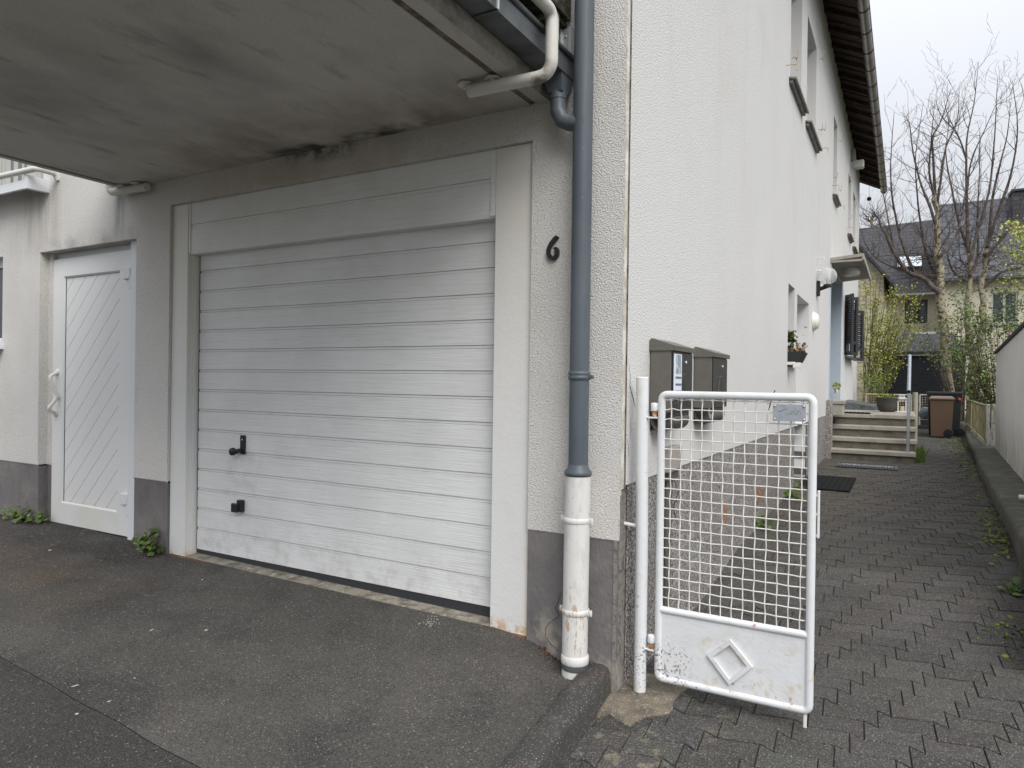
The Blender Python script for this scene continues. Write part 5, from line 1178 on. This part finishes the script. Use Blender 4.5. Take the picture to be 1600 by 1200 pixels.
# right house (slate mansard)
HY = 33.0
hx0 = at(1473, 440, 1, HY).x; e0 = at(1475, 438, 1, HY).z; e1 = at(1600, 446, 1, HY).z
ridge0 = at(1477, 322, 1, HY+2.6); ridge1 = at(1600, 297, 1, HY+2.6)
H2 = thing('slate_roofed_house', 'cream house at the right with tall grey slate roof behind the bare trees', 'house', (6, HY, 0))
mb = MB(); fr_h = lambda u, v, d: (u, HY+d, v)
w0 = at(1549, 457, 1, HY); w1 = at(1590, 505, 1, HY)
hh_ = [(w0.x, w1.x, w1.z, w0.z)]
wall_holes(mb, fr_h, hx0, 16, 0, e0, hh_); reveals(mb, fr_h, hh_[0], .15); mb.box((hx0, HY+.2, 0), (16, HY+8, e0-.1)); mb.build('wall', m_cream, H2)
mb = MB(); mb.box((w0.x, HY+.12, w1.z), (w1.x, HY+.14, w0.z)); mb.build('pane', m_glass, H2)
mb = MB(); a, b, c_, d_ = hh_[0]
for (u0, u1, v0, v1) in ((a, a+.07, c_, d_), (b-.07, b, c_, d_), (a+.07, b-.07, c_, c_+.07), (a+.07, b-.07, d_-.07, d_), ((a+b)/2-.04, (a+b)/2+.04, c_+.07, d_-.07)): mb.box((u0, HY+.06, v0), (u1, HY+.115, v1))
mb.box((a-.1, HY-.06, c_-.08), (b+.1, HY+.1, c_-.001)); mb.build('window_frame', m_curtain, H2)
mb = MB(); zr = ridge0.z
mb.extrude([(hx0-.15, HY-.3, e0+.0), (16, HY-.3, e0+.0), (16, HY+2.6, zr+.1), (hx0-.15, HY+2.6, zr)], (0, .12, .12)); mb.extrude([(hx0-.15, HY+2.6, zr), (16, HY+2.6, zr+.1), (16, HY+7, zr-2), (hx0-.15, HY+7, zr-2)], (0, .05, .1)); mb.add([(hx0-.1, HY-.2, e0), (hx0-.1, HY+2.6, zr), (hx0-.1, HY+7, zr-2), (hx0-.1, HY+7, e0)], [(0, 1, 2, 3)])
mb.build('roof', m_slate, H2)
mb = MB(); mb.box((hx0-.2, HY-.42, e0-.08), (16, HY-.30, e0+.03)); mb.build('gutter', m_zinc, H2)
q0 = at(1583, 312, 1, HY+1.5); mb = MB(); mb.box((q0.x, HY+1.5, q0.z-1.2), (q0.x+1.6, HY+2.5, q0.z+.35)); mb.box((q0.x-.08, HY+1.42, q0.z+.352), (q0.x+1.68, HY+2.58, q0.z+.45)); mb.build('chimney', m_slate2, H2)
# middle house (dark slate, skylight)
MY = 37.0
H3 = thing('dark_roofed_house', 'cream house behind with low dark slate roof and a pale skylight', 'house', (1, MY, 0))
a0 = at(1343, 359, 1, MY+3); a1 = at(1478, 343, 1, MY+3); el_ = at(1400, 462, 1, MY).z
x_l, x_r = -6, hx0*1.13+.6
mb = MB(); 
lw = at(1414, 469, 1, MY); lr = at(1449, 505, 1, MY); hh2 = [(lw.x, lr.x, lr.z, lw.z)]
wall_holes(mb, lambda u, v, d: (u, MY+d, v), x_l, x_r, 0, el_, hh2); mb.box((x_l, MY+.3, 0), (x_r, MY+8, el_-.1)); mb.build('wall', m_cream, H3)
mb = MB(); mb.box((lw.x, MY+.12, lr.z), (lr.x, MY+.14, lw.z)); mb.build('pane', m_glass, H3)
mb = MB(); a, b, c_, d_ = hh2[0]
for (u0, u1, v0, v1) in ((a, a+.08, c_, d_), (b-.08, b, c_, d_), (a+.08, b-.08, c_, c_+.08), (a+.08, b-.08, d_-.08, d_), ((a+b)/2-.04, (a+b)/2+.04, c_+.08, d_-.08)): mb.box((u0, MY+.06, v0), (u1, MY+.115, v1))
mb.build('window_frame', m_bowl, H3)
mb = MB(); mb.extrude([(x_l, MY-.4, el_), (x_r, MY-.4, el_), (x_r, MY+3, a1.z), (x_l, MY+3, a0.z-.2)], (0, .12, .1)); mb.extrude([(x_l, MY+3, a0.z-.2), (x_r, MY+3, a1.z), (x_r, MY+7, a1.z-3), (x_l, MY+7, a1.z-3)], (0, .05, .1)); rf = mb.build('roof', m_slate2, H3)
fr2 = .48; s0 = at(1401, 419, 1, MY+1.4); s1 = at(1440, 404, 1, MY+1.4)
def on_roof(px, py):
    P0 = Vector((0, MY-.4, el_+.1)); P1 = Vector((0, MY+3, a1.z+.1)); nn = Vector((1, 0, 0)).cross(P1-P0).normalized(); return on_plane(px, py, P0, nn), nn
c1, nn = on_roof(1402, 419); c2, _ = on_roof(1440, 418); c3, _ = on_roof(1440, 403); c4, _ = on_roof(1402, 404)
if nn.y > 0: nn = -nn
mb = MB(); mb.extrude([c1, c2, c3, c4], nn*.12); mb.build('skylight', mat('skylight_glass', (.75, .80, .84), .1, spec=1, metallic=.9), H3)
mb = MB(); mb.extrude([Vector((x_l, MY-.5, el_-.06)), Vector((x_r, MY-.5, el_-.06)), Vector((x_r, MY-.5, el_+.04)), Vector((x_l, MY-.5, el_+.04))], (0, .09, 0)); mb.build('gutter', m_curtain, H3)
# nearer gable clad in cream panels, left, with dark verge
CY = 27.0
H4 = thing('panelled_house', 'house gable clad in yellowish cream panels just beyond the corner', 'house', (-2, CY, 0))
g1_ = at(1381, 432, 1, CY); g2_ = at(1343, 390, 1, CY); slope = (g2_.z-g1_.z)/(g2_.x-g1_.x)
xr = g1_.x; zr_ = g1_.z; xpk = xr-4
mb = MB(); mb.extrude([(xr, CY, 0), (xr, CY, zr_), (xpk, CY, zr_+slope*(xpk-xr)), (xr-8, CY, zr_), (xr-8, CY, 0)], (0, 6, 0)); mb.build('wall', m_ctile, H4)
mb = MB(); zz0 = zr_+slope*(.35)
mb.extrude([(xr+.35, CY-.35, zz0+.02), (xr+.35, CY-.35, zz0+.16), (xpk, CY-.35, zr_+slope*(xpk-xr)+.2), (xpk, CY-.35, zr_+slope*(xpk-xr)+.03)], (0, 6.7, 0)); mb.build('roof', m_slate2, H4)

# ------------------------------------------------------------------ trees and shrubs
def grow(mb, p, d, ln, r0, depth, kink=.16, upb=.10, tw=None, sides=5):
    n = max(3, int(ln/.22)); pts = [p.copy()]; rs = [r0]; dd_ = d.normalized(); q = p.copy()
    for i in range(n):
        dd_ = (dd_+Vector((random.gauss(0, kink), random.gauss(0, kink), random.gauss(0, kink)*.6+upb))).normalized(); q = q+dd_*ln/n; pts.append(q.copy()); rs.append(max(.0032, r0*(1-(i+1)/n*.8)))
    mb.tube(pts, rs, sides if r0 > .01 else 4, caps=False)
    if depth > 0:
        for i in range(1, n+1):
            if random.random() < .60:
                a = (pts[i]-pts[i-1]).normalized(); s_ = a.cross(rv()).normalized(); nd = (a*.75+s_*.8+Vector((0, 0, .25))).normalized()
                grow(mb, pts[i], nd, ln*random.uniform(.25, .55), rs[i]*.62, depth-1, kink, upb, sides=4)
def limb(mb, pix, Y, r0, r1, sides=8, wob=.0):
    pts = []
    for i, (a, b) in enumerate(pix):
        y = Y+(i*wob); pts.append(at(a, b, 1, y))
    out_ = []
    for i in range(len(pts)-1):
        for k in range(4):
            t = k/4; p0_ = pts[max(i-1, 0)]; p1_ = pts[i]; p2_ = pts[i+1]; p3_ = pts[min(i+2, len(pts)-1)]
            out_.append(.5*((2*p1_)+(p2_-p0_)*t+(2*p0_-5*p1_+4*p2_-p3_)*t*t+(3*p1_-p0_-3*p2_+p3_)*t**3)+Vector((random.gauss(0, r1*.5), random.gauss(0, r1*.5), 0)))
    out_.append(pts[-1]); n = len(out_); rs = [r0+(r1-r0)*(i/(n-1)) for i in range(n)]
    mb.tube(out_, rs, sides, caps=False); return out_, rs
def shoots(mb, pts, rs, n, ln, spread=.7, depth=2, lo=.15, r=.016):
    for k in range(n):
        i = int(random.uniform(lo, 1)*(len(pts)-1)); a = Vector((random.gauss(0, spread), random.gauss(0, spread), random.uniform(.3, 1.1)))
        grow(mb, pts[i], a, random.uniform(*ln), min(rs[i]*.6, r), depth)

random.seed(21)
tr1 = thing('bare_tree', 'bare fruit tree with single pale mottled trunk rising behind the brown bin', 'tree', tuple(at(1484, 640, 1, 20.2)), 'bare garden trees')
mb = MB(); T1, R1 = limb(mb, [(1488, 690), (1484, 620), (1476, 545), (1469, 470), (1466, 400), (1463, 345), (1461, 305)], 20.2, .165, .06, 12); mb.build('trunk', m_bark, tr1)
mb = MB()
main = [([(1468, 460), (1446, 437), (1418, 424), (1398, 395), (1380, 360), (1366, 330)], .085, .025),
        ([(1430, 428), (1415, 395), (1402, 350), (1393, 300), (1392, 250), (1397, 175)], .05, .006),
        ([(1462, 350), (1452, 320), (1440, 290), (1427, 240), (1420, 190), (1409, 195)], .05, .006),
        ([(1461, 310), (1459, 260), (1457, 215), (1470, 190), (1486, 138)], .05, .005),
        ([(1463, 330), (1470, 280), (1478, 230), (1495, 190), (1499, 142)], .045, .005),
        ([(1466, 400), (1485, 385), (1500, 350), (1508, 300)], .045, .01),
        ([(1467, 440), (1450, 405), (1440, 360), (1433, 300), (1431, 240), (1443, 160)], .05, .005),
        ([(1418, 424), (1390, 415), (1365, 400), (1348, 372)], .035, .006),
        ([(1461, 305), (1452, 270), (1455, 220), (1461, 155)], .045, .005),
        ([(1398, 395), (1388, 345), (1378, 290), (1372, 240)], .03, .005)]
for pix, r0, r1 in main:
    p_, r_ = limb(mb, pix, 20.2+random.uniform(-.3, .3), r0, r1, 6, random.uniform(-.12, .12)); shoots(mb, p_, r_, 15, (.3, 1.25), .8, 2, r=.011)
shoots(mb, T1[12:], R1[12:], 16, (.5, 1.6), .8, 2)
for k in range(46):
    a_ = at(random.uniform(1372, 1470), random.uniform(385, 450), 1, 20.2+random.uniform(-.5, .5)); q_ = min(T1[10:], key=lambda v: (v-a_).length); d_ = Vector((random.gauss(-.3, .9), random.gauss(0, .6), random.gauss(.1, .4)))
    st0 = q_.lerp(a_, random.uniform(.3, 1)); mb.tube([q_, q_.lerp(st0, .5)+Vector((0, 0, .06)), st0], [.012, .009, .006], 4, caps=False); grow(mb, st0, d_, random.uniform(.6, 1.6), .007, 1, .2, .01)
mb.build('branches', m_twig, tr1)
tr2 = thing('bare_tree', 'twin stemmed bare tree with mottled trunk right of the black bin', 'tree', tuple(at(1522, 650, 1, 20.8)), 'bare garden trees')
mb = MB(); Tb, Rb = limb(mb, [(1522, 690), (1521, 640), (1524, 590), (1526, 560)], 20.8, .21, .15, 12)
T2, R2 = limb(mb, [(1522, 575), (1513, 520), (1512, 470), (1517, 425), (1511, 385)], 20.8, .11, .05, 10); T3, R3 = limb(mb, [(1528, 570), (1536, 510), (1534, 460), (1540, 410), (1545, 375)], 20.9, .11, .05, 10); mb.build('trunk', m_bark, tr2)
mb = MB()
main = [([(1511, 385), (1499, 350), (1488, 300), (1478, 240), (1484, 190)], .05, .005),
        ([(1513, 395), (1511, 330), (1510, 270), (1511, 215), (1522, 160), (1529, 96)], .055, .005),
        ([(1515, 410), (1528, 360), (1545, 300), (1552, 240), (1556, 180), (1559, 120)], .05, .005),
        ([(1543, 385), (1560, 330), (1580, 270), (1590, 200), (1582, 128)], .055, .005),
        ([(1545, 375), (1551, 310), (1562, 260), (1574, 210), (1579, 160)], .05, .005),
        ([(1542, 400), (1575, 360), (1600, 310), (1612, 240), (1596, 130)], .05, .005),
        ([(1512, 440), (1490, 425), (1480, 405)], .04, .02), ([(1536, 450), (1565, 425), (1600, 415), (1640, 380)], .05, .02),
        ([(1511, 300), (1518, 250), (1540, 200), (1562, 150)], .03, .004), ([(1510, 250), (1496, 210), (1470, 180), (1462, 155)], .03, .004),
        ([(1516, 430), (1528, 400), (1527, 340), (1530, 280), (1531, 200)], .045, .005)]
for pix, r0, r1 in main:
    p_, r_ = limb(mb, pix, 20.8+random.uniform(-.4, .4), r0, r1, 6, random.uniform(-.12, .12)); shoots(mb, p_, r_, 15, (.3, 1.25), .8, 2, r=.011)
for k in range(50):
    a_ = at(random.uniform(1480, 1600), random.uniform(370, 440), 1, 20.8+random.uniform(-.5, .5)); q_ = min(T2[8:]+T3[8:], key=lambda v: (v-a_).length); d_ = Vector((random.gauss(0, .9), random.gauss(0, .6), random.gauss(.1, .4)))
    st0 = q_.lerp(a_, random.uniform(.3, 1)); mb.tube([q_, q_.lerp(st0, .5)+Vector((0, 0, .06)), st0], [.012, .009, .006], 4, caps=False); grow(mb, st0, d_, random.uniform(.6, 1.6), .007, 1, .2, .01)
shoots(mb, T2[8:], R2[8:], 8, (.5, 1.4), .9, 2); shoots(mb, T3[8:], R3[8:], 8, (.5, 1.4), .9, 2)
mb.build('branches', m_twig, tr2)
# distant fine tree by the eave end
tr3 = thing('distant_tree', 'fine twiggy bare tree far off between eave and dark roof', 'tree', tuple(at(1365, 420, 1, 45)))
mb = MB(); p_, r_ = limb(mb, [(1366, 440), (1365, 380), (1362, 340)], 45, .16, .08, 6); mb.build('trunk', m_bark, tr3)
mb = MB()
for k in range(34): grow(mb, p_[-1-random.randrange(3)], Vector((random.gauss(0, .9), random.gauss(0, .5), random.uniform(.1, 1))), random.uniform(.8, 1.9), .02, 2)
mb.build('branches', m_twig, tr3)

def leafcloud(mb, centers, n, sz, tints, sp, el=1.5):
    for i in range(n):
        c = random.choice(centers); p = c+Vector((random.gauss(0, sp), random.gauss(0, sp), random.gauss(0, sp)))
        b = random.uniform(*tints); mb.tint = (b*random.uniform(.9, 1.15), b, b*random.uniform(.7, 1.1)); leaf(mb, p, (rv()+Vector((0, -.4, .6))), sz*random.uniform(.6, 1.3), el)
# flowering shrub by the far corner
random.seed(5)
sh = thing('budding_shrub', 'large fan shaped shrub with yellow green buds at the far house corner', 'shrub', (.4, 18.4, .1))
mb = MB(); tips = []
base = at(1352, 640, 1, 18.5); base.z = .1
for k in range(44):
    tx_ = random.triangular(1338, 1452, 1375); ty_ = random.uniform(425, 545) if tx_ < 1395 else random.uniform(440, 520)
    e_ = at(tx_, ty_, 1, 18.5+random.uniform(-.5, .8)); m1_ = base.lerp(e_, .45)+Vector((0, 0, -.08*(e_.x-base.x))); pts = []
    p0_ = base+Vector((random.uniform(-.08, .18), random.uniform(-.15, .15), 0))
    for i in range(15):
        t = i/14; pts.append(p0_*(1-t)**2+m1_*2*t*(1-t)+e_*t*t+Vector((random.gauss(0, .012)+.05*math.sin(t*5+k), random.gauss(0, .012)+.05*math.cos(t*4+k), 0)))
    mb.tube(pts, [.014*(1-i/16)+.003 for i in range(15)], 5, caps=False)
    tips += pts[8:]
    for i in range(5, 14, 2):
        a = Vector((random.gauss(0, .6), random.gauss(0, .5), .7)); q = pts[i]; e2 = q+a.normalized()*random.uniform(.15, .45); mb.tube([q, q.lerp(e2, .5)+rv()*.02, e2], [.005, .004, .002], 4, caps=False); tips += [q.lerp(e2, .5), e2, e2]
mb.build('stems', mat('olive_stems', (.13, .115, .055), .9), sh)
mb = MB(); leafcloud(mb, tips, 5200, .036, (.45, 1.6), .06); mb.build('buds', m_leafy, sh)
# old stump with grey flowering plant by the corner
mb = MB(); q = at(1355, 640, 1, 17.2); mb.tube([(q.x-.05, 17.2, .1), (q.x-.03, 17.2, .6), (q.x-.05, 17.2, 1.0), (q.x+.03, 17.2, 1.45)], [.10, .08, .07, .04], 10)
o = mb.build('tree_stump', m_bark, loc=(q.x, 17.2, .1)); tag(o, 'knotty grey stump at the far corner below the shrub', 'stump')
sb = thing('grey_herb', 'loose greyish herb bush in front of the shed', 'shrub', (.7, 16.6, .1))
cs = [at(random.uniform(1352, 1382), random.uniform(585, 618), 1, 16.6+random.uniform(-.2, .3)) for _ in range(60)]
mb = MB()
for c_ in cs: mb.tube([(at(1366, 640, 1, 16.6).x, 16.6, .3), tuple(c_.lerp(Vector((at(1366, 640, 1, 16.6).x, 16.6, .3)), .4)), tuple(c_)], [.004, .003, .002], 4, caps=False)
mb.build('stems', m_twig, sb); mb = MB(); leafcloud(mb, cs, 500, .03, (1.4, 2.8), .05); mb.build('leaves', m_leafg, sb)
# evergreen shrubs on the right
random.seed(11)
def bush(name, label, cat, pxr, pyr, Y, n, sz, m, tints, sp, nstem, ground=(1530, 680), dens=None, seed=1):
    random.seed(seed); t = thing(name, label, cat, tuple(at(ground[0], ground[1], 1, Y)))
    cs = []; tries = 0
    while len(cs) < nstem:
        a, b = random.uniform(*pxr), random.uniform(*pyr)
        if dens and not dens(a, b): continue
        cs.append(at(a, b, 1, Y+random.uniform(-.7, .7)))
    g0_ = at(ground[0], ground[1], 1, Y); mb = MB(); cc = []
    for c_ in cs:
        m1_ = g0_.lerp(c_, .55)+rv()*.15; pts = [g0_*(1-t_)**2+m1_*2*t_*(1-t_)+c_*t_*t_ for t_ in [i/7 for i in range(8)]]; mb.tube(pts, [.018, .015, .012, .009, .007, .005, .004, .003], 4, caps=False); cc += pts[5:]+[c_]
        for k in range(3): e2 = c_+rv()*.28; mb.tube([c_, e2], [.004, .002], 4, caps=False); cc += [e2, c_.lerp(e2, .5)]
    mb.build('stems', m_twig, t); mb = MB(); leafcloud(mb, cc, n, sz, tints, sp); mb.build('leaves', m, t)
bush('evergreen_shrub', 'dense dark green ivy and evergreen shrub behind the mesh fence', 'shrub', (1488, 1605), (440, 640), 18.2, 6500, .042, m_leafg, (.35, 2.3), .10, 110, (1560, 690),
     dens=lambda a, b: (b > 560 and a > 1525) or (a > 1495 and b > 470 and random.random() < .55) or random.random() < .12, seed=3)
bush('evergreen_shrub', 'light green leafy shoots between the two bare trees', 'shrub', (1430, 1520), (480, 560), 19.6, 900, .045, m_leafg, (.8, 2.4), .09, 34, (1500, 660), dens=lambda a, b: abs(b-(560-(a-1430)*.5)) < 45, seed=4)
random.seed(9)
t = thing('spring_branch', 'pale yellow green leafing branches reaching in at the right edge', 'tree', tuple(at(1640, 500, 1, 15)))
mb = MB(); cc = []
for k in range(22):
    a_ = at(random.uniform(1612, 1660), random.uniform(380, 470), 1, 15+random.uniform(-.5, .5)); e_ = at(random.uniform(1560, 1605), random.uniform(345, 455), 1, 15+random.uniform(-.5, .5)); pts = [a_.lerp(e_, i/6)+Vector((0, 0, .03*math.sin(i))) for i in range(7)]; mb.tube(pts, [.008]*3+[.005]*2+[.003]*2, 4, caps=False); cc += pts[2:]
a_ = at(1640, 460, 1, 15); mb.tube([(a_.x+.2, 15.0, .2), tuple(a_), tuple(a_+Vector((.1, 0, 1.2)))], [.05, .04, .02], 8)
mb.build('branches', m_twig, t); mb = MB(); leafcloud(mb, cc, 1300, .042, (.5, 1.4), .07); mb.build('leaves', m_leafp, t)

# ------------------------------------------------------------------ weeds, moss, chippings
def lobed_leaf(mb, p, n_, s_):
    n_ = n_.normalized(); a = n_.orthogonal().normalized(); a.rotate(Matrix.Rotation(random.uniform(0, 6.28), 3, n_)); b = n_.cross(a); vs = [p+n_*s_*.06]
    rr = [1, .72, .92, .6, .8, .35, .8, .6, .92, .72]
    for k, r_ in enumerate(rr): t_ = 2*math.pi*k/10; vs.append(p+(a*math.cos(t_)+b*math.sin(t_))*s_*.5*r_)
    mb.add(vs, [(0, 1+k, 1+(k+1) % 10) for k in range(10)])
def weed(name, label, cat, c, rx, ry, h, n, s_, seed, group=None, grass=0):
    random.seed(seed); t = thing(name, label, cat, tuple(c), group); c = Vector(c); st_ = MB(); lf = MB()
    for i in range(n):
        a = random.uniform(0, 6.28); r_ = random.random()**.6; p = c+Vector((rx*r_*math.cos(a), -abs(ry*r_*math.sin(a)), h*random.uniform(.1, 1)*(1-.55*r_)+.006))
        st_.tube([c+Vector((random.uniform(-.015, .015), -.005, 0)), c.lerp(p, .5)+Vector((0, 0, .015)), p], [.002, .0015, .001], 4, caps=False)
        b = random.uniform(.45, 1.35); lf.tint = (b*random.uniform(.85, 1.3), b, b*random.uniform(.7, 1.2)); lobed_leaf(lf, p, Vector((random.gauss(0, .5), -.5+random.gauss(0, .4), .9)), s_*random.uniform(.6, 1.25))
    for i in range(grass):
        q = c+Vector((random.gauss(0, rx*.6), random.gauss(0, ry*.6), 0)); e_ = q+Vector((random.gauss(0, .04), random.gauss(0, .04), h*random.uniform(.6, 1.1))); b = random.uniform(.5, 1.3); lf.tint = (b, b, b*.8); w_ = Vector((.004, .002, 0)); m_2 = q.lerp(e_, .6)+Vector((0, 0, .01))
        lf.add([q-w_, q+w_, m_2+w_*.7, m_2-w_*.7, e_], [(0, 1, 2, 3), (3, 2, 4)])
    st_.build('stems', m_twig, t); lf.build('leaves', m_ivy, t)
wp_ = at(238, 868, 1, -.03); wp_.z = GA(wp_.x, -.03)
weed('weed_clump', 'green lobed weed growing from the pillar foot between door and garage', 'weed', wp_, .15, .09, .20, 70, .058, 1)
wp_ = at(38, 815, 1, -.03); wp_.z = GA(wp_.x, -.03)
weed('weed_clump', 'purplish green weeds at the plinth left of the side door', 'weed', wp_, .30, .10, .14, 60, .05, 2)
wp_ = at(68, 815, 1, .02); wp_.z = GA(wp_.x, .0)
weed('weed_clump', 'bright green broad leaf weed at the left jamb of the side door', 'weed', wp_, .07, .06, .13, 16, .07, 3)
for k, (px, py, sx_, n_, lb) in enumerate(((1232, 780, .14, 46, 'leafy weed at the plinth foot seen through the right of the gate mesh'), (1190, 833, .08, 20, 'small weed at the plinth foot seen through the middle of the gate mesh'), (1246, 758, .10, 18, 'weed at the cellar door reveal'))):
    p = at(px, py, 0, .03); z_ = GP(.05, p.y); weed('weed_clump', lb, 'weed', (.05, p.y, z_), sx_, .2, .14, n_, .06, 10+k)
p = at(1437, 722, 2, .10); weed('grass_tuft', 'tuft of green grass at the right foot of the steps', 'grass', (1.36, 9.95, .10), .06, .2, .3, 14, .05, 20, grass=120)
p = at(1594, 922, 2, -.03); weed('weed_clump', 'bright green dandelion like weed at the right edge of the path', 'weed', (p.x+.03, p.y+.03, GP(p.x, p.y)), .16, .12, .09, 34, .06, 21)
random.seed(31)
mb = MB()
spots = [(1560, 805, 30), (1535, 745, 20), (1548, 770, 12), (1520, 712, 60), (1510, 700, 50), (1500, 692, 60), (1525, 735, 40), (1555, 832, 26), (1568, 850, 14), (1490, 690, 30), (1572, 942, 8), (1440, 655, 40), (1447, 668, 30)]
for px, py, n_ in spots:
    for i in range(n_*6):
        p = at(px+random.gauss(0, 17), py+random.gauss(0, 8), 2, .06); z_ = GP(p.x, p.y)
        if p.x > lerp(KB, p.y): continue
        b = random.uniform(.5, 1.6); mb.tint = (b, b, b*.7); leaf(mb, Vector((p.x, p.y, z_+random.uniform(.004, .02))), Vector((random.gauss(0, .4), random.gauss(0, .4), 1)), random.uniform(.01, .028))
o = mb.build('moss', m_moss); tag(o, 'moss and fallen petals along the right edge of the path', 'moss', kind='stuff')
mb = MB()
def chip(p, s_): mb.obox((p[0], p[1], p[2]+s_*.25), (random.random()+.1, random.random(), .1), (-random.random(), 1, 0), (0, .1, 1), (s_, s_*.7, s_*.35), s_*.2)
for (a, b, s_) in ((117, 1073, .010), (170, 1097, .007), (237, 985, .008), (322, 985, .007), (78, 860, .009), (120, 1116, .006), (316, 906, .006), (750, 968, .006), (210, 1060, .005), (655, 975, .006)):
    p = at(a, b, 2, -.01); p = at(a, b, 2, GA(p.x, p.y)+.002); chip(p, s_)
for i in range(60):
    a = random.gauss(672, 7); b = random.gauss(972, 5); p = at(a, b, 2, 0.0); p = at(a, b, 2, GA(p.x, p.y)+.001); chip(p, random.uniform(.0012, .0035))
for i in range(420):
    x = random.uniform(-5, -.3); y = random.uniform(-1.4, -.06); chip((x, y, GA(x, y)), random.uniform(.0007, .0016))
for i in range(160):
    x = random.uniform(.0, 2.0); y = random.uniform(-1.2, 8); chip((x, y, GP(x, y)), random.uniform(.001, .0028))
o = mb.build('chippings', m_stone); tag(o, 'pale stone chippings and flakes scattered over asphalt and pavers', 'chippings', kind='stuff')
mb = MB(); p = at(1495, 838, 2, .0); q = at(1527, 846, 2, .0); mb.tube([(p.x, p.y, GP(p.x, p.y)+.008), ((p.x+q.x)/2, (p.y+q.y)/2-.03, GP(p.x, p.y)+.014), (q.x, q.y, GP(q.x, q.y)+.008)], .005, 6)
o = mb.build('twig', m_twig, loc=tuple(p)); tag(o, 'thin curved twig lying on the pavers', 'twig')
for o in bpy.data.objects:
    if '_o' in o: del o['_o']
